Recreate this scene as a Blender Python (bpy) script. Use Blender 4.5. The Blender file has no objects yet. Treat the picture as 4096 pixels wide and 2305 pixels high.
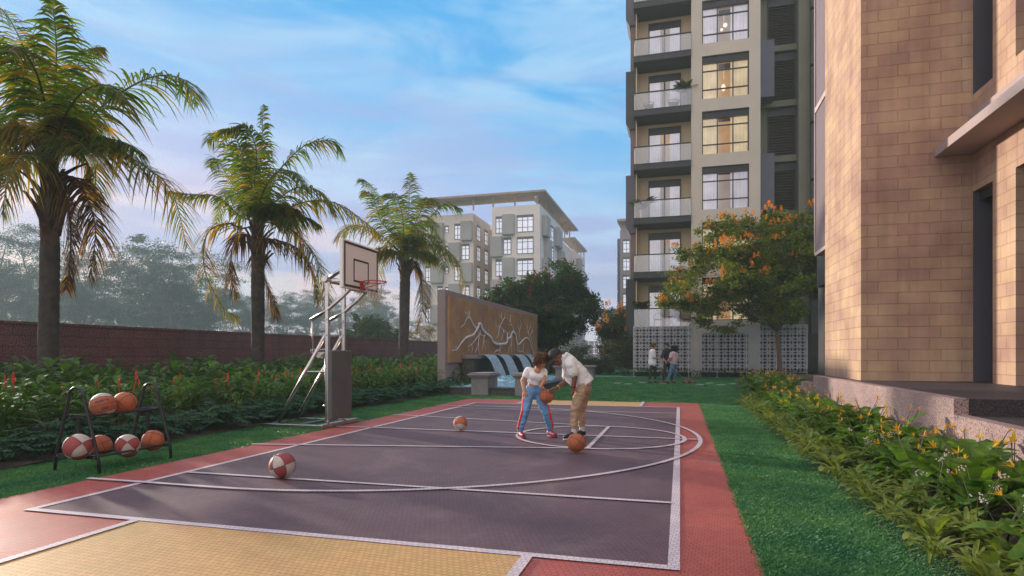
import bpy, math, random
import numpy as np
from mathutils import Vector, Matrix, Quaternion
PI = math.pi
R = math.radians
scn = bpy.context.scene
COL = scn.collection
rnd = random.Random(7)

# ---------------------------------------------------------------- camera
CAMH, FPX, CX, HY = 1.3, 2426.0, 2048.0, 1415.0
YAW = math.atan(672 / FPX)
cam_d = bpy.data.cameras.new('camera')
cam = bpy.data.objects.new('camera', cam_d)
COL.objects.link(cam)
cam.location = (0, 0, CAMH)
cam.rotation_euler = (PI / 2, 0, YAW)
cam_d.sensor_width = 36
cam_d.lens = FPX / 4096 * 36
cam_d.shift_y = (HY - 1152.5) / 4096
cam_d.clip_start = 0.05
cam_d.clip_end = 3000
scn.camera = cam

# ---------------------------------------------------------------- light
SUN_EL, SUN_AZ = R(10.8), R(26)          # SUN_AZ: from -X towards +Y
sv = Vector((-math.cos(SUN_AZ) * math.cos(SUN_EL), math.sin(SUN_AZ) * math.cos(SUN_EL), math.sin(SUN_EL)))
sd = bpy.data.lights.new('sun', 'SUN')
sd.energy = 5.0
sd.angle = R(2.5)
sd.color = (1.0, 0.88, 0.73)
so = bpy.data.objects.new('sun', sd)
so.rotation_euler = sv.to_track_quat('Z', 'Y').to_euler()
so.location = (-20, 10, 20)
COL.objects.link(so)

world = bpy.data.worlds.new('World')
scn.world = world
world.use_nodes = True
wt = world.node_tree
wt.nodes.clear()
W = wt.nodes.new
L = wt.links.new
wout = W('ShaderNodeOutputWorld')
bg = W('ShaderNodeBackground')
bg.inputs['Strength'].default_value = 0.1
L(bg.outputs[0], wout.inputs[0])
sky = W('ShaderNodeTexSky')
sky.sky_type = 'NISHITA'
sky.sun_disc = False
sky.sun_elevation = SUN_EL
sky.sun_rotation = -(PI / 2 - SUN_AZ)
tc = W('ShaderNodeTexCoord')
sep = W('ShaderNodeSeparateXYZ')
L(tc.outputs['Generated'], sep.inputs[0])


def wramp(src, stops):
    n = W('ShaderNodeValToRGB')
    n.color_ramp.interpolation = 'EASE'
    e = n.color_ramp.elements
    while len(e) < len(stops):
        e.new(0.5)
    for i, (p, c) in enumerate(stops):
        e[i].position = p
        e[i].color = (c[0], c[1], c[2], 1) if not isinstance(c, (int, float)) else (c, c, c, 1)
    L(src, n.inputs[0])
    return n.outputs[0]


def wmath(op, a, b):
    n = W('ShaderNodeMath')
    n.operation = op
    for i, v in enumerate((a, b)):
        if isinstance(v, (int, float)):
            n.inputs[i].default_value = v
        else:
            L(v, n.inputs[i])
    return n.outputs[0]


def wmix(f, a, b, mode='MIX'):
    n = W('ShaderNodeMixRGB')
    n.blend_type = mode
    for i, v in enumerate((f, a, b)):
        if isinstance(v, (int, float)):
            n.inputs[i].default_value = v if i == 0 else (v, v, v, 1)
        elif isinstance(v, tuple):
            n.inputs[i].default_value = (*v, 1)
        else:
            L(v, n.inputs[i])
    return n.outputs[0]


# blue grows with height and towards the right (+X, +Y) of the sky; lilac near the horizon
hx = wmath('MULTIPLY_ADD', sep.outputs[0], 0.24)
hx.node.inputs[2].default_value = 0.04
hgt = wmath('ADD', sep.outputs[2], hx)
base = wramp(hgt, [(0.0, (7.8, 5.9, 6.7)), (0.08, (6.5, 5.4, 7.1)), (0.18, (4.0, 4.9, 7.9)), (0.28, (1.9, 4.5, 7.9)), (0.40, (0.60, 3.8, 7.7)), (0.75, (0.4, 2.9, 7.4))])
mp = W('ShaderNodeMapping')
mp.inputs['Scale'].default_value = (1.3, 1.3, 4.6)
L(tc.outputs['Generated'], mp.inputs[0])
nz = W('ShaderNodeTexNoise')
nz.inputs['Scale'].default_value = 2.9
nz.inputs['Detail'].default_value = 9
nz.inputs['Roughness'].default_value = 0.58
nz.inputs['Distortion'].default_value = 0.5
L(mp.outputs[0], nz.inputs['Vector'])
c1 = wramp(nz.outputs[0], [(0.38, 0.0), (0.68, 0.68)])
left = wramp(wmath('MULTIPLY_ADD', sep.outputs[0], -0.9), [(0.02, 0.12), (0.55, 1.0)])
c1m = wmath('MULTIPLY', c1, left)
skyc = wmix(c1m, base, (4.3, 6.5, 8.5))
nz2 = W('ShaderNodeTexNoise')
nz2.inputs['Scale'].default_value = 3.4
nz2.inputs['Detail'].default_value = 8
nz2.inputs['Roughness'].default_value = 0.55
mp2 = W('ShaderNodeMapping')
mp2.inputs['Scale'].default_value = (1.0, 1.0, 7.0)
mp2.inputs['Location'].default_value = (3.1, 1.2, 0.4)
L(tc.outputs['Generated'], mp2.inputs[0])
L(mp2.outputs[0], nz2.inputs['Vector'])
lowband = wramp(sep.outputs[2], [(0.02, 0.25), (0.14, 1.0), (0.34, 0.55), (0.5, 0.0)])
c2 = wmath('MULTIPLY', wramp(nz2.outputs[0], [(0.44, 0.0), (0.60, 0.9)]), lowband)
skyc = wmix(c2, skyc, (3.2, 3.9, 7.0))
# unseen sky overhead and behind the camera, brightened to add fill light
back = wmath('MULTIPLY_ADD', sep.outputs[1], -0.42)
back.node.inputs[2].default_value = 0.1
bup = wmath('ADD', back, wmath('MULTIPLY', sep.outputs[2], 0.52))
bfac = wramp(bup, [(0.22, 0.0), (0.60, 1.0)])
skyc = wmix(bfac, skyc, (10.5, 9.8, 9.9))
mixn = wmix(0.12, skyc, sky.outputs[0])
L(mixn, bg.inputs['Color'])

scn.view_settings.view_transform = 'Standard'
scn.view_settings.look = 'None'
scn.view_settings.gamma = 1
scn.view_settings.exposure = 0.40
scn.view_settings.use_curve_mapping = False
scn.cycles.use_denoising = True
try:
    scn.cycles.denoiser = 'OPENIMAGEDENOISE'
except Exception:
    pass
scn.cycles.max_bounces = 6
scn.cycles.diffuse_bounces = 3
scn.cycles.glossy_bounces = 3
scn.cycles.transparent_max_bounces = 16
scn.cycles.transmission_bounces = 6
scn.cycles.volume_bounces = 0
scn.cycles.volume_step_rate = 4
scn.cycles.caustics_reflective = False
scn.cycles.caustics_refractive = False
scn.cycles.sample_clamp_indirect = 6
scn.cycles.use_adaptive_sampling = True
scn.cycles.adaptive_threshold = 0.02

# ---------------------------------------------------------------- where a pixel of the photo lies in the world
RT = Vector((math.cos(YAW), math.sin(YAW), 0))
FW = Vector((-math.sin(YAW), math.cos(YAW), 0))


def at(px, py, d):
    return Vector((0, 0, CAMH)) + FW * d + RT * ((px - CX) / FPX * d) + Vector((0, 0, (HY - py) / FPX * d))


def gnd(px, py, z=0.0):
    return at(px, py, (CAMH - z) * FPX / (py - HY))


def onY(px, py, Y):
    return at(px, py, Y / (FW.y + (px - CX) / FPX * RT.y))


def onX(px, py, X):
    return at(px, py, X / (FW.x + (px - CX) / FPX * RT.x))


# ---------------------------------------------------------------- materials
def new_mat(name):
    m = bpy.data.materials.new(name)
    m.use_nodes = True
    t = m.node_tree
    b = t.nodes['Principled BSDF']
    return m, t, b


def srgb(r, g, b):
    f = lambda c: (c / 255 / 12.92) if c / 255 <= 0.04045 else ((c / 255 + 0.055) / 1.055) ** 2.4
    return (f(r), f(g), f(b))


def tint(c, k):
    return tuple(min(1, v * k) for v in c)


def mk(name, c1, c2=None, sc=4.0, rough=0.7, bump=0.0, bsc=None, metal=0.0, spec=0.5, detail=6, coord='Object', lo=0.35, hi=0.65, coat=0):
    m, t, b = new_mat(name)
    N, K = t.nodes.new, t.links.new
    b.inputs['Roughness'].default_value = rough
    b.inputs['Metallic'].default_value = metal
    b.inputs['Specular IOR Level'].default_value = spec
    if coat:
        b.inputs['Coat Weight'].default_value = coat
    if c2 is None:
        c2 = tint(c1, 0.82)
    co = N('ShaderNodeTexCoord')
    n = N('ShaderNodeTexNoise')
    n.inputs['Scale'].default_value = sc
    n.inputs['Detail'].default_value = detail
    n.inputs['Roughness'].default_value = 0.6
    K(co.outputs[coord], n.inputs['Vector'])
    r = N('ShaderNodeValToRGB')
    r.color_ramp.elements[0].position = lo
    r.color_ramp.elements[1].position = hi
    r.color_ramp.elements[0].color = (*c2, 1)
    r.color_ramp.elements[1].color = (*c1, 1)
    K(n.outputs[0], r.inputs[0])
    K(r.outputs[0], b.inputs['Base Color'])
    if bump:
        n2 = N('ShaderNodeTexNoise')
        n2.inputs['Scale'].default_value = bsc or sc * 6
        n2.inputs['Detail'].default_value = 6
        K(co.outputs[coord], n2.inputs['Vector'])
        bu = N('ShaderNodeBump')
        bu.inputs['Strength'].default_value = bump
        bu.inputs['Distance'].default_value = 0.02
        K(n2.outputs[0], bu.inputs['Height'])
        K(bu.outputs[0], b.inputs['Normal'])
    return m


def leafmat(name, c1, c2, trans, tw=0.45, rough=0.45, rndm=0.35):
    """leaf: glossy diffuse plus light shining through"""
    m = bpy.data.materials.new(name)
    m.use_nodes = True
    t = m.node_tree
    t.nodes.clear()
    N, K = t.nodes.new, t.links.new
    o = N('ShaderNodeOutputMaterial')
    b = N('ShaderNodeBsdfPrincipled')
    b.inputs['Roughness'].default_value = rough
    b.inputs['Specular IOR Level'].default_value = 0.2
    tr = N('ShaderNodeBsdfTranslucent')
    mx = N('ShaderNodeMixShader')
    mx.inputs[0].default_value = tw
    g = N('ShaderNodeNewGeometry')
    n = N('ShaderNodeTexNoise')
    n.inputs['Scale'].default_value = 1.7
    n.inputs['Detail'].default_value = 4
    K(g.outputs['Position'], n.inputs['Vector'])
    a = N('ShaderNodeMath')
    a.operation = 'MULTIPLY_ADD'
    K(g.outputs['Random Per Island'], a.inputs[0])
    a.inputs[1].default_value = rndm
    K(n.outputs[0], a.inputs[2])
    r = N('ShaderNodeValToRGB')
    r.color_ramp.elements[0].position = 0.42
    r.color_ramp.elements[1].position = 0.9
    r.color_ramp.elements[0].color = (*c1, 1)
    r.color_ramp.elements[1].color = (*c2, 1)
    K(a.outputs[0], r.inputs[0])
    K(r.outputs[0], b.inputs['Base Color'])
    hs = N('ShaderNodeMixRGB')
    hs.blend_type = 'MULTIPLY'
    hs.inputs[0].default_value = 1
    hs.inputs[2].default_value = (*trans, 1)
    K(r.outputs[0], hs.inputs[1])
    K(hs.outputs[0], tr.inputs['Color'])
    K(b.outputs[0], mx.inputs[1])
    K(tr.outputs[0], mx.inputs[2])
    K(mx.outputs[0], o.inputs[0])
    return m


def speckle(name, base_c, dark_c, sc=60, amt=0.45, rough=0.5, mid=None, grid=None, line=0.3):
    """granite: dark flakes in a paler ground, optional joint lines"""
    m, t, b = new_mat(name)
    N, K = t.nodes.new, t.links.new
    b.inputs['Roughness'].default_value = rough
    co = N('ShaderNodeTexCoord')
    v = N('ShaderNodeTexNoise')
    v.inputs['Scale'].default_value = sc
    v.inputs['Detail'].default_value = 2
    K(co.outputs['Object'], v.inputs['Vector'])
    r = N('ShaderNodeValToRGB')
    r.color_ramp.elements[0].position = amt - 0.03
    r.color_ramp.elements[1].position = amt + 0.05
    r.color_ramp.elements[0].color = (*dark_c, 1)
    r.color_ramp.elements[1].color = (*base_c, 1)
    K(v.outputs[0], r.inputs[0])
    out = r.outputs[0]
    n = N('ShaderNodeTexNoise')
    n.inputs['Scale'].default_value = 1.2
    n.inputs['Detail'].default_value = 5
    K(co.outputs['Object'], n.inputs['Vector'])
    r2 = N('ShaderNodeValToRGB')
    r2.color_ramp.elements[0].position = 0.35
    r2.color_ramp.elements[1].position = 0.7
    r2.color_ramp.elements[0].color = (0.75, 0.72, 0.74, 1)
    r2.color_ramp.elements[1].color = (1.1, 1.08, 1.0, 1)
    K(n.outputs[0], r2.inputs[0])
    mx = N('ShaderNodeMixRGB')
    mx.blend_type = 'MULTIPLY'
    mx.inputs[0].default_value = 1
    K(out, mx.inputs[1])
    K(r2.outputs[0], mx.inputs[2])
    out = mx.outputs[0]
    if grid:
        sp = N('ShaderNodeSeparateXYZ')
        K(co.outputs['Object'], sp.inputs[0])
        ad = N('ShaderNodeMath')
        ad.operation = 'ADD'
        K(sp.outputs[0], ad.inputs[0])
        K(sp.outputs[1], ad.inputs[1])
        cb = N('ShaderNodeCombineXYZ')
        K(ad.outputs[0], cb.inputs[0])
        K(sp.outputs[2], cb.inputs[1])
        br = N('ShaderNodeTexBrick')
        br.inputs['Scale'].default_value = 1
        br.inputs['Brick Width'].default_value = grid[0]
        br.inputs['Row Height'].default_value = grid[1]
        br.inputs['Mortar Size'].default_value = grid[2]
        br.inputs['Color1'].default_value = (1, 1, 1, 1)
        br.inputs['Color2'].default_value = (0.88, 0.86, 0.88, 1)
        br.inputs['Mortar'].default_value = (line, line, line, 1)
        K(cb.outputs[0], br.inputs['Vector'])
        m2 = N('ShaderNodeMixRGB')
        m2.blend_type = 'MULTIPLY'
        m2.inputs[0].default_value = 1
        K(out, m2.inputs[1])
        K(br.outputs['Color'], m2.inputs[2])
        out = m2.outputs[0]
    K(out, b.inputs['Base Color'])
    return m


def brickmat():
    m, t, b = new_mat('stone_block_cladding')
    N, K = t.nodes.new, t.links.new
    b.inputs['Roughness'].default_value = 0.85
    b.inputs['Specular IOR Level'].default_value = 0.2
    co = N('ShaderNodeTexCoord')
    sp = N('ShaderNodeSeparateXYZ')
    K(co.outputs['Object'], sp.inputs[0])
    ad = N('ShaderNodeMath')
    ad.operation = 'ADD'
    K(sp.outputs[0], ad.inputs[0])
    K(sp.outputs[1], ad.inputs[1])
    wn = N('ShaderNodeTexNoise')
    wn.inputs['Scale'].default_value = 3
    K(co.outputs['Object'], wn.inputs['Vector'])
    zz = N('ShaderNodeMath')
    zz.operation = 'MULTIPLY_ADD'
    K(wn.outputs[0], zz.inputs[0])
    zz.inputs[1].default_value = 0.012
    K(sp.outputs[2], zz.inputs[2])
    cb = N('ShaderNodeCombineXYZ')
    K(ad.outputs[0], cb.inputs[0])
    K(zz.outputs[0], cb.inputs[1])
    br = N('ShaderNodeTexBrick')
    br.offset = 0.36
    br.offset_frequency = 2
    br.squash = 1.0
    br.inputs['Scale'].default_value = 1
    br.inputs['Brick Width'].default_value = 0.56
    br.inputs['Row Height'].default_value = 0.232
    br.inputs['Mortar Size'].default_value = 0.009
    br.inputs['Mortar Smooth'].default_value = 0.35
    br.inputs['Bias'].default_value = -0.1
    br.inputs['Color1'].default_value = (0.57, 0.41, 0.275, 1)
    br.inputs['Color2'].default_value = (0.49, 0.325, 0.265, 1)
    br.inputs['Mortar'].default_value = (0.46, 0.325, 0.235, 1)
    K(cb.outputs[0], br.inputs['Vector'])
    n = N('ShaderNodeTexNoise')
    n.inputs['Scale'].default_value = 1.1
    n.inputs['Detail'].default_value = 8
    K(co.outputs['Object'], n.inputs['Vector'])
    r = N('ShaderNodeValToRGB')
    r.color_ramp.elements[0].position = 0.3
    r.color_ramp.elements[1].position = 0.72
    r.color_ramp.elements[0].color = (0.74, 0.66, 0.70, 1)
    r.color_ramp.elements[1].color = (1.18, 1.16, 1.1, 1)
    K(n.outputs[0], r.inputs[0])
    mx = N('ShaderNodeMixRGB')
    mx.blend_type = 'MULTIPLY'
    mx.inputs[0].default_value = 1
    K(br.outputs['Color'], mx.inputs[1])
    K(r.outputs[0], mx.inputs[2])
    stm = N('ShaderNodeMapping')
    stm.inputs['Scale'].default_value = (5, 5, 0.35)
    K(co.outputs['Object'], stm.inputs[0])
    stn = N('ShaderNodeTexNoise')
    stn.inputs['Scale'].default_value = 1.0
    stn.inputs['Detail'].default_value = 7
    K(stm.outputs[0], stn.inputs['Vector'])
    str_ = N('ShaderNodeValToRGB')
    str_.color_ramp.elements[0].position = 0.34
    str_.color_ramp.elements[1].position = 0.58
    str_.color_ramp.elements[0].color = (0.90, 0.88, 0.88, 1)
    str_.color_ramp.elements[1].color = (1.04, 1.03, 1.0, 1)
    K(stn.outputs[0], str_.inputs[0])
    mx9 = N('ShaderNodeMixRGB')
    mx9.blend_type = 'MULTIPLY'
    mx9.inputs[0].default_value = 1
    K(mx.outputs[0], mx9.inputs[1])
    K(str_.outputs[0], mx9.inputs[2])
    K(mx9.outputs[0], b.inputs['Base Color'])
    n3 = N('ShaderNodeTexNoise')
    n3.inputs['Scale'].default_value = 30
    n3.inputs['Detail'].default_value = 5
    K(co.outputs['Object'], n3.inputs['Vector'])
    h = N('ShaderNodeMath')
    h.operation = 'MULTIPLY_ADD'
    K(br.outputs['Fac'], h.inputs[0])
    h.inputs[1].default_value = -1.0
    h2 = N('ShaderNodeMath')
    h2.operation = 'MULTIPLY'
    K(n3.outputs[0], h2.inputs[0])
    h2.inputs[1].default_value = 0.25
    K(h2.outputs[0], h.inputs[2])
    bu = N('ShaderNodeBump')
    bu.inputs['Strength'].default_value = 0.8
    bu.inputs['Distance'].default_value = 0.02
    K(h.outputs[0], bu.inputs['Height'])
    K(bu.outputs[0], b.inputs['Normal'])
    return m


def courtmat(name, c1, c2, rough=0.55):
    """interlocking sports tile: fine grid of small cells"""
    m, t, b = new_mat(name)
    N, K = t.nodes.new, t.links.new
    b.inputs['Specular IOR Level'].default_value = 0.25
    co = N('ShaderNodeTexCoord')
    br = N('ShaderNodeTexBrick')
    br.offset = 0.5
    br.inputs['Scale'].default_value = 1
    br.inputs['Brick Width'].default_value = 0.042
    br.inputs['Row Height'].default_value = 0.042
    br.inputs['Mortar Size'].default_value = 0.0035
    br.inputs['Mortar Smooth'].default_value = 0.6
    br.inputs['Color1'].default_value = (1, 1, 1, 1)
    br.inputs['Color2'].default_value = (0.86, 0.86, 0.86, 1)
    br.inputs['Mortar'].default_value = (0.5, 0.5, 0.5, 1)
    mp_ = N('ShaderNodeMapping')
    mp_.inputs['Rotation'].default_value = (0, 0, R(4))
    K(co.outputs['Object'], mp_.inputs[0])
    K(mp_.outputs[0], br.inputs['Vector'])
    n = N('ShaderNodeTexNoise')
    n.inputs['Scale'].default_value = 1.6
    n.inputs['Detail'].default_value = 9
    n.inputs['Roughness'].default_value = 0.65
    K(co.outputs['Object'], n.inputs['Vector'])
    r = N('ShaderNodeValToRGB')
    r.color_ramp.elements[0].position = 0.35
    r.color_ramp.elements[1].position = 0.65
    r.color_ramp.elements[0].color = (*c2, 1)
    r.color_ramp.elements[1].color = (*c1, 1)
    K(n.outputs[0], r.inputs[0])
    mx = N('ShaderNodeMixRGB')
    mx.blend_type = 'MULTIPLY'
    mx.inputs[0].default_value = 1
    K(r.outputs[0], mx.inputs[1])
    K(br.outputs['Color'], mx.inputs[2])
    # pale dust and a few scuffs
    du = N('ShaderNodeTexNoise')
    du.inputs['Scale'].default_value = 0.55
    du.inputs['Detail'].default_value = 12
    du.inputs['Roughness'].default_value = 0.75
    du.inputs['Distortion'].default_value = 1.2
    K(co.outputs['Object'], du.inputs['Vector'])
    dr = N('ShaderNodeValToRGB')
    dr.color_ramp.elements[0].position = 0.52
    dr.color_ramp.elements[1].position = 0.72
    dr.color_ramp.elements[0].color = (0, 0, 0, 1)
    dr.color_ramp.elements[1].color = (0.30, 0.30, 0.30, 1)
    K(du.outputs[0], dr.inputs[0])
    dm = N('ShaderNodeMixRGB')
    K(dr.outputs[0], dm.inputs[0])
    K(mx.outputs[0], dm.inputs[1])
    dm.inputs[2].default_value = (0.34, 0.27, 0.25, 1)
    K(dm.outputs[0], b.inputs['Base Color'])
    rr = N('ShaderNodeMapRange')
    rr.inputs['To Min'].default_value = rough - 0.08
    rr.inputs['To Max'].default_value = rough + 0.14
    K(n.outputs[0], rr.inputs[0])
    K(rr.outputs[0], b.inputs['Roughness'])
    bu = N('ShaderNodeBump')
    bu.invert = True
    bu.inputs['Strength'].default_value = 0.35
    bu.inputs['Distance'].default_value = 0.003
    K(br.outputs['Fac'], bu.inputs['Height'])
    K(bu.outputs[0], b.inputs['Normal'])
    return m


def glassmat(name, col=(0.8, 0.85, 0.9), alpha=0.35):
    m = bpy.data.materials.new(name)
    m.use_nodes = True
    t = m.node_tree
    t.nodes.clear()
    N, K = t.nodes.new, t.links.new
    o = N('ShaderNodeOutputMaterial')
    tr = N('ShaderNodeBsdfTransparent')
    tr.inputs[0].default_value = (*col, 1)
    g = N('ShaderNodeBsdfGlossy')
    g.inputs['Roughness'].default_value = 0.03
    fr = N('ShaderNodeFresnel')
    fr.inputs[0].default_value = 1.5
    ad = N('ShaderNodeMath')
    ad.operation = 'ADD'
    K(fr.outputs[0], ad.inputs[0])
    ad.inputs[1].default_value = alpha
    mx = N('ShaderNodeMixShader')
    K(ad.outputs[0], mx.inputs[0])
    K(tr.outputs[0], mx.inputs[1])
    K(g.outputs[0], mx.inputs[2])
    K(mx.outputs[0], o.inputs[0])
    return m


def emit(name, c, e, base=None, c2=None, sc=1.5):
    m, t, b = new_mat(name)
    b.inputs['Base Color'].default_value = (*(base or c), 1)
    b.inputs['Roughness'].default_value = 0.8
    N, K = t.nodes.new, t.links.new
    co = N('ShaderNodeTexCoord')
    n = N('ShaderNodeTexNoise')
    n.inputs['Scale'].default_value = sc
    n.inputs['Detail'].default_value = 3
    K(co.outputs['Object'], n.inputs['Vector'])
    r = N('ShaderNodeValToRGB')
    r.color_ramp.elements[0].position = 0.35
    r.color_ramp.elements[1].position = 0.65
    r.color_ramp.elements[0].color = (*(c2 or tint(c, 0.7)), 1)
    r.color_ramp.elements[1].color = (*c, 1)
    K(n.outputs[0], r.inputs[0])
    K(r.outputs[0], b.inputs['Emission Color'])
    b.inputs['Emission Strength'].default_value = e
    return m


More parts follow.
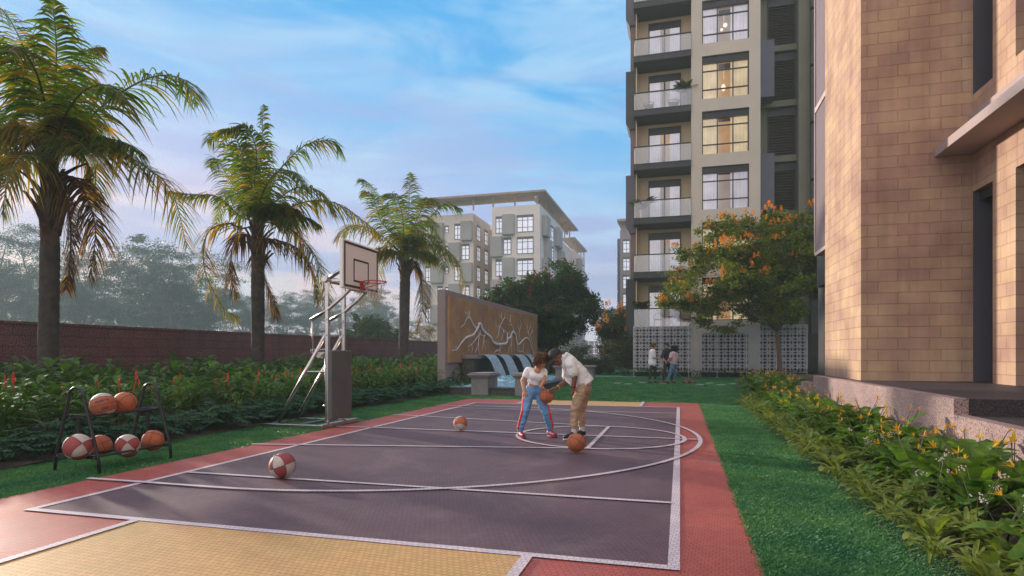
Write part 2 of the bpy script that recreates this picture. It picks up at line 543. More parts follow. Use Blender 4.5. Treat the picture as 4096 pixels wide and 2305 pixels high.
M = dict(
    court=courtmat('purple_grey_court_tile', (0.175, 0.105, 0.122), (0.130, 0.080, 0.094)),
    red=courtmat('red_court_tile', (0.50, 0.125, 0.100), (0.40, 0.095, 0.080)),
    yellow=courtmat('ochre_court_tile', (0.70, 0.40, 0.17), (0.60, 0.39, 0.15)),
    line=courtmat('white_line_paint', (0.72, 0.62, 0.68), (0.66, 0.57, 0.63)),
    lawn=mk('lawn_turf', (0.050, 0.225, 0.120), (0.028, 0.14, 0.085), 9, 0.9, 0.9, 140),
    soil=mk('bed_soil', (0.035, 0.026, 0.02), None, 6, 0.95, 0.6, 40),
    field=mk('far_field', (0.06, 0.10, 0.055), (0.04, 0.07, 0.04), 0.3, 0.95),
    blade=leafmat('grass_blade', (0.026, 0.15, 0.080), (0.13, 0.29, 0.10), (1.3, 1.5, 0.7), 0.3),
    brick=brickmat(),
    plinth=speckle('pink_granite', (0.52, 0.36, 0.34), (0.17, 0.11, 0.12), 55, 0.44, 0.55),
    darkgranite=speckle('dark_granite', (0.085, 0.062, 0.070), (0.03, 0.022, 0.028), 45, 0.5, 0.6),
    bwall=speckle('maroon_granite', (0.27, 0.10, 0.11), (0.07, 0.030, 0.040), 28, 0.47, 0.75, grid=(0.95, 0.30, 0.008), line=0.25),
    beige=mk('warm_grey_render', (0.66, 0.57, 0.47), (0.61, 0.53, 0.44), 0.8, 0.9, 0.15, 40),
    tan=mk('tan_render', (0.68, 0.54, 0.36), (0.63, 0.50, 0.33), 0.8, 0.9, 0.1, 40),
    char=mk('charcoal_panel', (0.055, 0.052, 0.058), (0.045, 0.043, 0.049), 1, 0.6),
    blueg=mk('slate_blue_panel', (0.115, 0.112, 0.150), (0.10, 0.098, 0.13), 1, 0.7, 0.1, 60),
    plum=mk('plum_panel', (0.165, 0.115, 0.135), (0.15, 0.105, 0.122), 1, 0.7),
    sill=mk('pale_pink_stone', (0.55, 0.42, 0.40), None, 2, 0.7),
    canopy=mk('mauve_concrete', (0.42, 0.32, 0.31), (0.38, 0.29, 0.28), 1.5, 0.8, 0.1, 60),
    frame=mk('dark_window_frame', (0.030, 0.026, 0.034), None, 3, 0.4),
    greeng=mk('olive_grey_render', (0.20, 0.19, 0.15), (0.16, 0.16, 0.12), 0.4, 0.9),
    louver=mk('brown_louver', (0.085, 0.060, 0.055), (0.06, 0.045, 0.042), 5, 0.6),
    glass=glassmat('window_glass', (0.92, 0.93, 0.96), 0.05),
    rail_glass=glassmat('balcony_glass', (0.86, 0.87, 0.90), 0.13),
    curtain=emit('lit_sheer_curtain', (0.82, 0.77, 0.84), 0.42, (0.7, 0.66, 0.68)),  # both curtains glow in place of room light behind the cloth
    curtain_w=emit('warm_lit_curtain', (1.0, 0.78, 0.48), 0.50, (0.6, 0.5, 0.35)),
    room=emit('warm_room_wall', (0.75, 0.44, 0.20), 0.42, (0.4, 0.3, 0.2), (0.5, 0.28, 0.14)),  # both room walls: room light put in as emission
    room_c=emit('cool_room_wall', (0.50, 0.40, 0.36), 0.38, (0.4, 0.35, 0.33)),
    lamp=emit('pendant_lamp', (1.0, 0.88, 0.70), 1.0),
    winf=emit('far_lit_window', (0.80, 0.80, 0.90), 0.50, (0.6, 0.6, 0.65), (0.62, 0.64, 0.78), 0.6),
    white_b=mk('pale_grey_render', (0.80, 0.71, 0.65), (0.76, 0.67, 0.62), 0.3, 0.9),
    grey_b=mk('mid_grey_box', (0.42, 0.40, 0.39), None, 0.3, 0.9),
    tan_b=mk('sand_render', (0.58, 0.46, 0.37), None, 0.3, 0.9),
    roof_b=mk('roof_edge_brown', (0.42, 0.31, 0.26), None, 1, 0.8),
    lattice=mk('white_lattice_metal', (0.62, 0.60, 0.65), None, 3, 0.5),
    copper=mk('copper_panel', (0.56, 0.31, 0.14), (0.38, 0.19, 0.12), 1.1, 0.42, 0.05, 20, 0.15),
    mauve=mk('mauve_grey_render', (0.33, 0.265, 0.265), (0.29, 0.235, 0.235), 0.7, 0.85, 0.1, 50),
    stone=mk('grey_cast_stone', (0.26, 0.245, 0.25), (0.20, 0.19, 0.20), 3, 0.7, 0.2, 50),
    stone_d=speckle('dark_pool_stone', (0.10, 0.09, 0.095), (0.05, 0.045, 0.05), 50, 0.5, 0.5),
    branch=mk('white_painted_metal', (0.88, 0.84, 0.86), None, 3, 0.4),
    steel=mk('brushed_steel', (0.62, 0.58, 0.56), (0.5, 0.46, 0.45), 8, 0.24, metal=1),
    board=mk('backboard_white', (0.90, 0.88, 0.86), (0.87, 0.85, 0.83), 1.5, 0.45),
    board_l=mk('backboard_black_line', (0.045, 0.035, 0.035), None, 2, 0.5),
    rim=mk('red_rim_paint', (0.50, 0.07, 0.06), None, 5, 0.4),
    net=mk('net_cord', (0.62, 0.52, 0.54), None, 8, 0.8),
    pad=mk('grey_padding', (0.11, 0.112, 0.118), (0.095, 0.097, 0.103), 3, 0.55, 0.1, 60),
    rack=mk('dark_rack_steel', (0.035, 0.035, 0.042), None, 5, 0.35, metal=0.3),
    bolt=mk('bolt_steel', (0.6, 0.6, 0.62), None, 5, 0.3, metal=1),
    ball=mk('orange_rubber', (0.52, 0.155, 0.065), (0.45, 0.12, 0.05), 3, 0.55, 0.5, 500),
    ball_r=mk('dark_red_rubber', (0.36, 0.062, 0.062), None, 3, 0.5, 0.4, 500),
    ball_w=mk('cream_rubber', (0.62, 0.54, 0.50), None, 3, 0.5, 0.4, 500),
    seam=mk('black_seam', (0.035, 0.012, 0.012), None, 3, 0.6),
    ink=mk('navy_print', (0.035, 0.03, 0.08), None, 3, 0.6),
    skin_w=mk('light_skin', (0.56, 0.27, 0.16), (0.50, 0.23, 0.135), 4, 0.5),
    skin_m=mk('brown_skin', (0.22, 0.085, 0.048), (0.17, 0.065, 0.038), 4, 0.45),
    skin_f=mk('fair_skin', (0.50, 0.27, 0.19), None, 4, 0.5),
    tee=mk('white_cotton', (0.88, 0.86, 0.87), (0.82, 0.80, 0.82), 9, 0.85, 0.25, 25),
    hoodie=mk('pale_grey_hoodie', (0.80, 0.80, 0.79), (0.72, 0.72, 0.72), 6, 0.9, 0.35, 14),
    blue=mk('light_blue_track_fabric', (0.15, 0.34, 0.60), (0.095, 0.23, 0.46), 10, 0.5, 0.5, 22),
    stripe=mk('red_stripe_fabric', (0.78, 0.035, 0.02), None, 8, 0.5),
    khaki=mk('khaki_cotton', (0.52, 0.36, 0.24), (0.42, 0.28, 0.185), 10, 0.85, 0.5, 22),
    black=mk('black_cloth', (0.018, 0.017, 0.020), (0.03, 0.028, 0.032), 10, 0.8, 0.3, 25),
    dgrey=mk('charcoal_jeans', (0.045, 0.038, 0.040), None, 12, 0.85, 0.3, 25),
    magenta=mk('magenta_shoe', (0.28, 0.012, 0.07), None, 12, 0.5),
    wshoe=mk('white_sole', (0.7, 0.68, 0.68), None, 8, 0.6),
    bshoe=mk('black_shoe', (0.02, 0.02, 0.022), None, 12, 0.35),
    redshoe=mk('dark_red_shoe', (0.24, 0.02, 0.035), None, 12, 0.5),
    sock=mk('white_sock', (0.72, 0.70, 0.70), None, 12, 0.9),
    pink=mk('pale_pink_cloth', (0.58, 0.40, 0.44), (0.50, 0.34, 0.38), 9, 0.85, 0.4, 20),
    jeans=mk('blue_jeans', (0.10, 0.20, 0.32), (0.07, 0.14, 0.23), 12, 0.85, 0.3, 25),
    hair_b=mk('brown_hair', (0.20, 0.085, 0.035), (0.05, 0.022, 0.012), 26, 0.5, 0.9, 60),
    hair_k=mk('black_hair', (0.015, 0.012, 0.012), None, 20, 0.4, 0.6, 60),
    eye=mk('eye_white', (0.7, 0.68, 0.66), None, 3, 0.3),
    lip=mk('lip', (0.40, 0.06, 0.06), None, 3, 0.5),
    gold=mk('bracelet_metal', (0.65, 0.5, 0.28), None, 3, 0.3, metal=0.8),
    beads=mk('red_beads', (0.16, 0.02, 0.025), None, 40, 0.4),
    dogfur=mk('brown_fur', (0.20, 0.11, 0.065), (0.14, 0.075, 0.045), 14, 0.9, 0.6, 90),
    leash=mk('pale_leash', (0.6, 0.5, 0.42), None, 5, 0.7),
    trunk=mk('grey_brown_palm_bark', (0.075, 0.058, 0.052), (0.035, 0.027, 0.026), 5, 0.95, 0.8, 18),
    boot=mk('dry_leaf_base', (0.13, 0.068, 0.045), (0.045, 0.026, 0.02), 7, 0.9, 0.7, 30),
    bark=mk('tree_bark', (0.20, 0.115, 0.07), (0.11, 0.07, 0.05), 9, 0.95, 0.7, 40),
    bark_g=mk('grey_tree_bark', (0.13, 0.12, 0.105), (0.075, 0.07, 0.065), 9, 0.95, 0.7, 40),
    palm=leafmat('palm_leaflet', (0.014, 0.042, 0.007), (0.085, 0.135, 0.012), (3.2, 3.0, 0.5), 0.45, 0.65, 0.5),
    palm_y=leafmat('yellowing_palm_leaflet', (0.035, 0.060, 0.009), (0.26, 0.17, 0.02), (2.6, 2.1, 0.4), 0.5, 0.65, 0.55),
    palm_d=leafmat('dead_palm_leaflet', (0.045, 0.024, 0.016), (0.13, 0.060, 0.030), (1.6, 1.1, 0.6), 0.3, 0.8, 0.4),
    rachis=mk('frond_rib', (0.10, 0.12, 0.035), (0.05, 0.06, 0.025), 4, 0.6),
    fol=leafmat('dark_green_foliage', (0.012, 0.038, 0.010), (0.045, 0.085, 0.018), (1.8, 1.9, 0.6), 0.3),
    fol_o=leafmat('warm_green_foliage', (0.035, 0.065, 0.012), (0.19, 0.23, 0.025), (2.0, 1.9, 0.5), 0.35),
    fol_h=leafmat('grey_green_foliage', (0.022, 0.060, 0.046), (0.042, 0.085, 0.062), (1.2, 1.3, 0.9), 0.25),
    fol_s=leafmat('dusty_olive_foliage', (0.045, 0.070, 0.030), (0.095, 0.11, 0.045), (1.4, 1.4, 0.7), 0.3),
    fol_y=leafmat('straw_foliage', (0.22, 0.17, 0.08), (0.35, 0.27, 0.13), (1.2, 1.1, 0.7), 0.3),
    orange=leafmat('orange_blossom', (0.70, 0.27, 0.012), (0.98, 0.44, 0.03), (1.1, 1.1, 0.7), 0.3, 0.7),
    redf=leafmat('dark_red_blossom', (0.25, 0.02, 0.02), (0.45, 0.05, 0.04), (1.2, 1.0, 0.8), 0.3, 0.7),
    gleaf=leafmat('broad_shrub_leaf', (0.026, 0.075, 0.016), (0.090, 0.16, 0.030), (1.7, 1.9, 0.6), 0.25, 0.62),
    gleaf2=leafmat('blue_green_lobed_leaf', (0.018, 0.062, 0.034), (0.045, 0.115, 0.052), (1.4, 1.6, 0.8), 0.25, 0.65),
    torch=leafmat('red_torch_flower', (0.50, 0.045, 0.045), (0.70, 0.10, 0.08), (1.2, 1, 1), 0.25, 0.6),
    pleaf=leafmat('paddle_leaf', (0.036, 0.105, 0.016), (0.15, 0.25, 0.036), (1.9, 2.0, 0.5), 0.3, 0.35),
    eleaf=leafmat('edging_leaf', (0.085, 0.15, 0.034), (0.24, 0.28, 0.06), (1.5, 1.6, 0.5), 0.3, 0.45),
    yflow=leafmat('yellow_flower', (0.75, 0.33, 0.02), (0.90, 0.62, 0.05), (1.1, 1.1, 0.7), 0.3, 0.6),
    wflow=leafmat('white_flower', (0.6, 0.52, 0.52), (0.75, 0.68, 0.68), (1, 1, 1), 0.3, 0.7),
    pot=mk('white_planter', (0.66, 0.62, 0.64), None, 3, 0.5),
    pot_g=mk('grey_planter', (0.22, 0.21, 0.22), None, 3, 0.6),
    wood=mk('slat_wood', (0.20, 0.13, 0.10), (0.14, 0.09, 0.07), 5, 0.7, 0.2, 40),
    paver=mk('grey_paver', (0.30, 0.30, 0.29), (0.24, 0.24, 0.24), 5, 0.8, 0.2, 60),
    base_w=mk('dark_base_wall', (0.045, 0.042, 0.04), (0.025, 0.024, 0.024), 2, 0.9),
    amber=mk('amber_wall_tile', (0.32, 0.17, 0.09), None, 2, 0.8),
    navy=mk('navy_panel', (0.035, 0.03, 0.085), None, 2, 0.6),
)


def watermat(name, c, c2, rough, sc, bump, foam=None):
    m, t, b = new_mat(name)
    N, K = t.nodes.new, t.links.new
    b.inputs['Roughness'].default_value = rough
    b.inputs['Specular IOR Level'].default_value = 0.8
    co = N('ShaderNodeTexCoord')
    mp_ = N('ShaderNodeMapping')
    mp_.inputs['Scale'].default_value = sc
    K(co.outputs['Object'], mp_.inputs[0])
    n = N('ShaderNodeTexNoise')
    n.inputs['Scale'].default_value = 1
    n.inputs['Detail'].default_value = 8
    n.inputs['Roughness'].default_value = 0.7
    K(mp_.outputs[0], n.inputs['Vector'])
    r = N('ShaderNodeValToRGB')
    r.color_ramp.elements[0].position = 0.40
    r.color_ramp.elements[1].position = 0.62
    r.color_ramp.elements[0].color = (*c2, 1)
    r.color_ramp.elements[1].color = (*c, 1)
    K(n.outputs[0], r.inputs[0])
    K(r.outputs[0], b.inputs['Base Color'])
    bu = N('ShaderNodeBump')
    bu.inputs['Strength'].default_value = bump
    bu.inputs['Distance'].default_value = 0.05
    K(n.outputs[0], bu.inputs['Height'])
    K(bu.outputs[0], b.inputs['Normal'])
    return m


M['water'] = watermat('pool_water', (0.70, 0.95, 1.0), (0.03, 0.30, 0.42), 0.12, (3.5, 6, 6), 0.8)
M['fall'] = watermat('falling_water', (0.55, 0.68, 0.76), (0.20, 0.32, 0.42), 0.25, (20, 20, 3), 0.5)

# ---------------------------------------------------------------- mesh builder
class MB:
    def __init__(s):
        s.v, s.f, s.mi = [], [], []

    def add(s, vs, fs, mi=0):
        o = len(s.v)
        s.v.extend([tuple(v) for v in vs])
        s.f.extend([tuple(i + o for i in f) for f in fs])
        s.mi.extend([mi] * len(fs))
        return s

    def box(s, x0, x1, y0, y1, z0, z1, mi=0):
        vs = [(x, y, z) for z in (z0, z1) for y in (y0, y1) for x in (x0, x1)]
        return s.add(vs, [(0, 2, 3, 1), (4, 5, 7, 6), (0, 1, 5, 4), (2, 6, 7, 3), (0, 4, 6, 2), (1, 3, 7, 5)], mi)

    def quad(s, a, b, c, d, mi=0):
        return s.add([a, b, c, d], [(0, 1, 2, 3)], mi)

    def prism(s, pts, n):
        """closed outline (3D points) pushed along vector n"""
        k = len(pts)
        P = [Vector(p) for p in pts]
        n = Vector(n)
        return s.add(P + [p + n for p in P], [tuple(range(k))[::-1], tuple(range(k, 2 * k))] + [(i, (i + 1) % k, k + (i + 1) % k, k + i) for i in range(k)])

    def tube(s, pts, rad, seg=8, cap=True, mi=0, flat=1.0, flatdir=None):
        P = [Vector(p) for p in pts]
        n = len(P)
        if isinstance(rad, (int, float)):
            rad = [rad] * n
        o = len(s.v)
        up = None
        for i in range(n):
            d = (P[min(i + 1, n - 1)] - P[max(i - 1, 0)])
            if d.length < 1e-9:
                d = Vector((0, 0, 1))
            d.normalize()
            if up is None:
                up = Vector((0, 0, 1)) if abs(d.z) < 0.9 else Vector((1, 0, 0))
                if flatdir is not None:
                    up = Vector(flatdir)
            a = d.cross(up)
            if a.length < 1e-6:
                a = d.cross(Vector((0.3, 0.9, 0.2)))
            a.normalize()
            b = a.cross(d)
            if flatdir is None:
                up = b
            for k in range(seg):
                t = 2 * PI * k / seg
                s.v.append(tuple(P[i] + a * (math.cos(t) * rad[i]) + b * (math.sin(t) * rad[i] * flat)))
        for i in range(n - 1):
            for k in range(seg):
                k2 = (k + 1) % seg
                s.f.append((o + i * seg + k, o + i * seg + k2, o + (i + 1) * seg + k2, o + (i + 1) * seg + k))
                s.mi.append(mi)
        if cap:
            s.f.append(tuple(o + k for k in range(seg))[::-1])
            s.f.append(tuple(o + (n - 1) * seg + k for k in range(seg)))
            s.mi += [mi, mi]
        return s

    def ell(s, c, r, rot=None, nu=16, nv=10, mi=0, fn=None):
        c = Vector(c)
        if isinstance(r, (int, float)):
            r = (r, r, r)
        o = len(s.v)
        for j in range(nv + 1):
            ph = PI * j / nv
            for i in range(nu):
                th = 2 * PI * i / nu
                p = Vector((r[0] * math.sin(ph) * math.cos(th), r[1] * math.sin(ph) * math.sin(th), r[2] * math.cos(ph)))
                if fn:
                    p = fn(p)
                if rot:
                    p = rot @ p
                s.v.append(tuple(c + p))
        for j in range(nv):
            for i in range(nu):
                i2 = (i + 1) % nu
                s.f.append((o + j * nu + i, o + (j + 1) * nu + i, o + (j + 1) * nu + i2, o + j * nu + i2))
                s.mi.append(mi)
        return s

    def cap(s, p0, p1, r0, r1, seg=12, flat=1.0, fd=None):
        """limb segment with round ends"""
        P0, P1 = Vector(p0), Vector(p1)
        d = P1 - P0
        l = max(d.length, 1e-6)
        d = d / l
        pts, rr = [], []
        for a in (-80, -50, -20):
            pts.append(P0 + d * r0 * math.sin(R(a)))
            rr.append(r0 * math.cos(R(a)))
        for k in range(1, 4):
            pts.append(P0 + d * l * k / 4)
            rr.append(r0 + (r1 - r0) * k / 4)
        for a in (20, 50, 80):
            pts.append(P1 + d * r1 * math.sin(R(a)))
            rr.append(r1 * math.cos(R(a)))
        return s.tube(pts, rr, seg, True, 0, flat, fd)

    def build(s, name, mat, parent=None, smooth=False, origin=None, bevel=0):
        me = bpy.data.meshes.new(name)
        vs = s.v
        if origin is not None:
            ox, oy, oz = origin
            vs = [(x - ox, y - oy, z - oz) for x, y, z in vs]
        me.from_pydata(vs, [], s.f)
        for m in (mat if isinstance(mat, (list, tuple)) else [mat]):
            me.materials.append(m)
        if any(s.mi):
            me.polygons.foreach_set('material_index', s.mi)
        if smooth:
            me.polygons.foreach_set('use_smooth', [True] * len(me.polygons))
        me.update()
        o = bpy.data.objects.new(name, me)
        COL.objects.link(o)
        if origin is not None:
            o.location = origin
        if parent is not None:
            o.parent = parent
            # parents are never scaled or turned before their parts are attached
            q, off = parent, Vector((0, 0, 0))
            while q is not None:
                off += Vector(q.location)
                q = q.parent
            o.location = Vector(o.location) - off
        if bevel:
            b = o.modifiers.new('bevel', 'BEVEL')
            b.width = bevel
            b.segments = 2
            b.limit_method = 'ANGLE'
        return o


def tag(o, label=None, cat=None, group=None, kind=None):
    if label:
        o['label'] = label
    if cat:
        o['category'] = cat
    if group:
        o['group'] = group
    if kind:
        o['kind'] = kind
    return o


def empty(name, loc, label, cat, group=None):
    o = bpy.data.objects.new(name, None)
    o.location = loc
    o.empty_display_size = 0.2
    COL.objects.link(o)
    return tag(o, label, cat, group)


def copy_tree(o, parent=None):
    c = o.copy()
    COL.objects.link(c)
    c.parent = parent
    for ch in list(o.children):
        copy_tree(ch, c)
    return c


def bez(P, n):
    """smooth curve through the points P"""
    P = [Vector(p) for p in P]
    if len(P) == 2:
        return [P[0].lerp(P[1], i / n) for i in range(n + 1)]
    Q = [P[0] * 2 - P[1]] + P + [P[-1] * 2 - P[-2]]
    out = []
    segs = len(P) - 1
    for i in range(n + 1):
        t = i / n * segs
        k = min(int(t), segs - 1)
        u = t - k
        a, b, c, d = Q[k:k + 4]
        out.append(0.5 * ((2 * b) + (c - a) * u + (2 * a - 5 * b + 4 * c - d) * u * u + (3 * b - a - 3 * c + d) * u ** 3))
    return out


# ================================================================ ground and court
struct = lambda o: tag(o, kind='structure')
struct(MB().quad((-600, -60, -0.012), (600, -60, -0.012), (600, 900, -0.012), (-600, 900, -0.012)).build('ground', M['field']))
struct(MB().quad((-8.2, 1, 0), (7.9, 1, 0), (7.9, 47, 0), (-8.2, 47, 0)).build('lawn', M['lawn']))
# planting beds: low mounds of soil
m = MB()
nx, ny = 12, 40
for j in range(ny):
    for i in range(nx):
        x0, x1 = -17.5 + i * (10.3 / nx), -17.5 + (i + 1) * (10.3 / nx)
        y0, y1 = 1 + j * 1.1, 1 + (j + 1) * 1.1
        z = lambda x, y: 0.02 + 0.07 * min(1, max(0, (-7.2 - x) * 2)) + 0.02 * math.sin(x * 3 + y * 2)
        if y1 > 24.2 and x1 > -8.4:
            continue
        m.quad((x0, y0, z(x0, y0)), (x1, y0, z(x1, y0)), (x1, y1, z(x1, y1)), (x0, y1, z(x0, y1)))
struct(m.build('planting_soil', M['soil'], smooth=True))
m = MB()
for j in range(24):
    y0, y1 = 1.5 + j, 2.5 + j
    w = lambda y: 1.42 + max(0, y - 17) * 0.12
    m.quad((w(y0), y0, 0.012), (3.3, y0, 0.06), (3.3, y1, 0.06), (w(y1), y1, 0.012))
struct(m.build('border_soil', M['soil'], smooth=True))

CX0, CX1, CY0, CY1 = -5.19, 0.0, 3.72, 15.02
RX0, RX1 = -5.83, 0.48
RY1 = 16.42
KX0, KX1 = -4.03, -0.93        # ochre key of the neighbouring half
H0 = 0.012
m = MB()
m.box(RX0, RX1, 0.5, RY1, -0.01, H0)
struct(m.build('court', M['red'], bevel=0.004))
struct(MB().quad((KX0, 0.5, H0 + .004), (KX1, 0.5, H0 + .004), (KX1, CY0, H0 + .004), (KX0, CY0, H0 + .004)).build('court_near_key', M['yellow']))
struct(MB().quad((KX0, CY1, H0 + .004), (KX1, CY1, H0 + .004), (KX1, RY1 - .02, H0 + .004), (KX0, RY1 - .02, H0 + .004)).build('court_far_key', M['yellow']))
struct(MB().quad((CX0, CY0, H0 + .004), (CX1, CY0, H0 + .004), (CX1, CY1, H0 + .004), (CX0, CY1, H0 + .004)).build('court_field', M['court']))
zl = H0 + .008


def strip(pts, w, z=zl):
    """painted line of even width along flat points"""
    m = MB()
    n = len(pts)
    Lp, Rp = [], []
    for i in range(n):
        a = Vector(pts[max(i - 1, 0)]).to_2d()
        b = Vector(pts[min(i + 1, n - 1)]).to_2d()
        d = (b - a).normalized()
        nn = Vector((-d.y, d.x)) * w / 2
        p = Vector(pts[i]).to_2d()
        Lp.append((p.x + nn.x, p.y + nn.y, z))
        Rp.append((p.x - nn.x, p.y - nn.y, z))
    for i in range(n - 1):
        m.quad(Rp[i], Rp[i + 1], Lp[i + 1], Lp[i])
    return m


w = 0.072
m = MB()
for a in ((CX0, CX1, CY0, CY0 + w), (CX0, CX1, CY1 - w, CY1), (CX0, CX0 + w, CY0 + w, CY1 - w), (CX1 - w, CX1, CY0 + w, CY1 - w)):
    m.quad((a[0], a[2], zl), (a[1], a[2], zl), (a[1], a[3], zl), (a[0], a[3], zl))
struct(m.build('boundary_line', M['line']))
cyc, xc, ar = 9.40, -4.29, 4.58
for k, (p, ww) in enumerate([
    ([(KX0, 0.5), (KX0, CY0 - .004)], w), ([(KX1, 0.5), (KX1, CY0 - .004)], w), ([(KX0, CY1 + .004), (KX0, RY1)], w), ([(KX1, CY1 + .004), (KX1, RY1)], w),
    ([(CX0 + w, 5.37), (CX1 - w, 5.37)], .06), ([(CX0 + w, 13.43), (CX1 - w, 13.43)], .06),
    ([(RX0, 7.27), (-1.2, 8.15)], .06), ([(RX0, 11.6), (-1.2, 10.68)], .06),
    ([(-1.2, 8.12), (-1.2, 10.71)], .06), ([(RX0, cyc + .05), (RX1 - .19, cyc + .02)], .06),
    ([(-1.2 + 1.27 * math.cos(t * PI / 30), cyc + 1.27 * math.sin(t * PI / 30)) for t in range(61)], .06),
    ([(RX0, cyc - ar)] + [(xc + ar * math.sin(t * PI / 60), cyc - ar * math.cos(t * PI / 60)) for t in range(61)] + [(RX0, cyc + ar)], .06),
]):
    struct(strip(p, ww, zl + .0035 + 0.0006 * k).build('court_line', M['line']))

# ================================================================ boundary wall, left
m = MB()
m.box(-17.82, -17.5, -6, 46, -0.1, 2.12)
m.box(-17.87, -17.45, -6, 46, 2.12, 2.19)
tag(m.build('boundary_wall', M['bwall']), 'long dark maroon granite block wall behind the palms and shrubs', 'wall')
m = MB().box(-17.5, -9.0, 45.6, 46.0, 0, 2.3)
tag(m.build('boundary_wall', M['bwall']), 'short maroon granite wall beyond the third palm, by the fountain wall', 'wall')

# ================================================================ brick building, right
bb = empty('stone_building', (3.6, 8, 0), 'tan stone block building with projecting canopy on a granite plinth', 'building')
part = lambda m_, n, mt, p, **k: m_.build(n, mt, p, **k)
m = MB()
m.box(3.6, 5.58, 14.0, 17.2, 0.74, 26)                  # corner pier
m.box(5.58, 12, 14.002, 17.2, 0.74, 26)
# long side wall with openings, thickness 0.5
wx0, wx1 = 5.58, 6.1
for (y0, y1, z0, z1) in [
    (13.2, 14.0, 4.5, 6.41),
    (12.4, 13.2, 0.74, 26),
    (8.9, 12.4, 4.51, 6.42),
    (7.6, 8.9, 0.74, 26), (2.0, 7.6, 4.51, 6.42), (-3, 2.0, 0.74, 26),
    (8.9, 12.4, 10.6, 12.5), (13.2, 14.0, 10.6, 12.5), (8.9, 12.4, 16.7, 18.6), (13.2, 14, 16.7, 18.6), (8.9, 12.4, 22.5, 26), (13.2, 14, 22.5, 26), (2, 7.6, 10.6, 12.5),
]:
    m.box(wx0, wx1, y0, y1 - 0.001, z0, z1)
part(m, 'wall', M['brick'], bb)
m = MB()
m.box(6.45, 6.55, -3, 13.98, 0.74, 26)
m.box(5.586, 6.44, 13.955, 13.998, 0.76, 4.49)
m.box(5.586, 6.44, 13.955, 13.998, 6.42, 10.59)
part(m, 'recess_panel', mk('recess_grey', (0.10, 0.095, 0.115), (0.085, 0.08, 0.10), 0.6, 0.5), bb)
m = MB()
m.box(wx0 + .1, wx1 + .3, 13.25, 13.95, 4.3, 4.49)
m.box(wx0 + .30, wx0 + .36, 13.88, 13.95, 0.76, 4.29)
part(m, 'door_frame', M['frame'], bb)
m = MB()
m.prism([(4.92, -3, 5.24), (5.577, -3, 5.24), (5.577, -3, 5.42), (4.92, -3, 5.42)], (0, 16.995, 0))
m.box(5.5, 5.576, -3, 13.995, 5.80, 6.0)
part(m, 'canopy', M['canopy'], bb, bevel=0.006)
m = MB()
m.box(3.9, 5, 17.203, 19.8, 4.3, 26)
part(m, 'bay_window_box', M['plum'], bb)
m = MB()
m.box(3.86, 5.0, 19.8, 19.86, 4.25, 26)
m.box(3.87, 3.899, 17.21, 19.8, 8.45, 8.6)
m.box(3.87, 5, 17.21, 19.8, 4.2, 4.298)
m.box(3.87, 3.899, 17.21, 19.8, 14.6, 14.75)
part(m, 'bay_edge_trim', M['sill'], bb)
m = MB()
m.box(4.6, 5.5, 20.4, 23.0, 0.0, 25)
m.box(4.4, 4.6, 20.6, 22.2, 3.5, 25)
m.box(5.0, 12, 17.3, 20.4, 0.0, 4.2)
part(m, 'rear_wall', M['char'], bb)

pl = MB()
for (y0, y1, zt) in ((-3, 8.63, 0.548), (8.63, 16.8, 0.75), (16.8, 18.4, 0.54), (18.4, 19.6, 0.36)):
    pl.box(3.24, 3.40, y0, y1 - .002, -0.05, zt)
ob = pl.build('granite_plinth', M['plinth'])
tag(ob, 'speckled pink granite plinth with stepped top under the stone building', 'plinth')
pl = MB()
for (y0, y1, zt) in ((-3, 8.63, 0.546), (8.62, 17.0, 0.748), (17.0, 18.4, 0.538), (18.4, 19.6, 0.358)):
    pl.box(3.403, 12, y0, y1, -0.05, zt)
pl.build('floor_slab', M['darkgranite'], ob)

# ================================================================ apartment block, right centre
ap = empty('apartment_block', (0, 37, 0), 'tall taupe apartment block with glass balconies and dark slabs behind the orange tree', 'building')
YF, YB = 35.6, 36.85
FZ = lambda k: 2.86 + 3.1 * k
PX0, PX1 = onY(2765, 1000, YF).x, onY(3042, 1000, YF).x
OX0, OX1 = onY(2808, 1000, YF).x, onY(2997, 1000, YF).x
BX0 = -2.48
TOP = 25.2
m = MB()
m.box(PX0, OX0, YF, YB, 0, TOP)
m.box(OX1, PX1, YF, YB, 0, TOP)
for k in range(-1, 8):
    z0 = 5.56 + 3.1 * (k - 1)
    z1 = z0 + 0.7
    if k == -1:
        z0, z1 = 0, 0.06
        continue
    m.box(OX0, OX1, YF + .001, YB, z0, z1)
m.box(OX0, OX1, YF + .001, YB, -0.1, 0.0)
part(m, 'pillar_wall', M['beige'], ap)
m = MB()
m.box(BX0, PX0, YB, YB + 0.3, 0, TOP)
m.box(BX0, BX0 + 0.06, YB - .9, YB, 0, TOP)
part(m, 'balcony_wall', M['tan'], ap)
m = MB()
m.box(BX0 + .02, 12, YB + 1.2, 50, 0, TOP - 0.5)
m.box(PX0, PX1, YB + .9, YB + 1.2, 0, TOP - 0.5)
part(m, 'rear_wall', M['char'], ap)
# windows of the pillar
warm = {4, 5, 3, 1}


def wavy(m, x0, x1, z0, z1, y, n=26, amp=0.03):
    for i in range(n):
        a, b = x0 + (x1 - x0) * i / n, x0 + (x1 - x0) * (i + 1) / n
        ya, yb = y + amp * math.sin(i * 1.9) * (1 if i % 2 else -1), y + amp * math.sin((i + 1) * 1.9) * (1 if (i + 1) % 2 else -1)
        m.quad((a, ya, z0), (b, yb, z0), (b, yb, z1), (a, ya, z1))
    return m


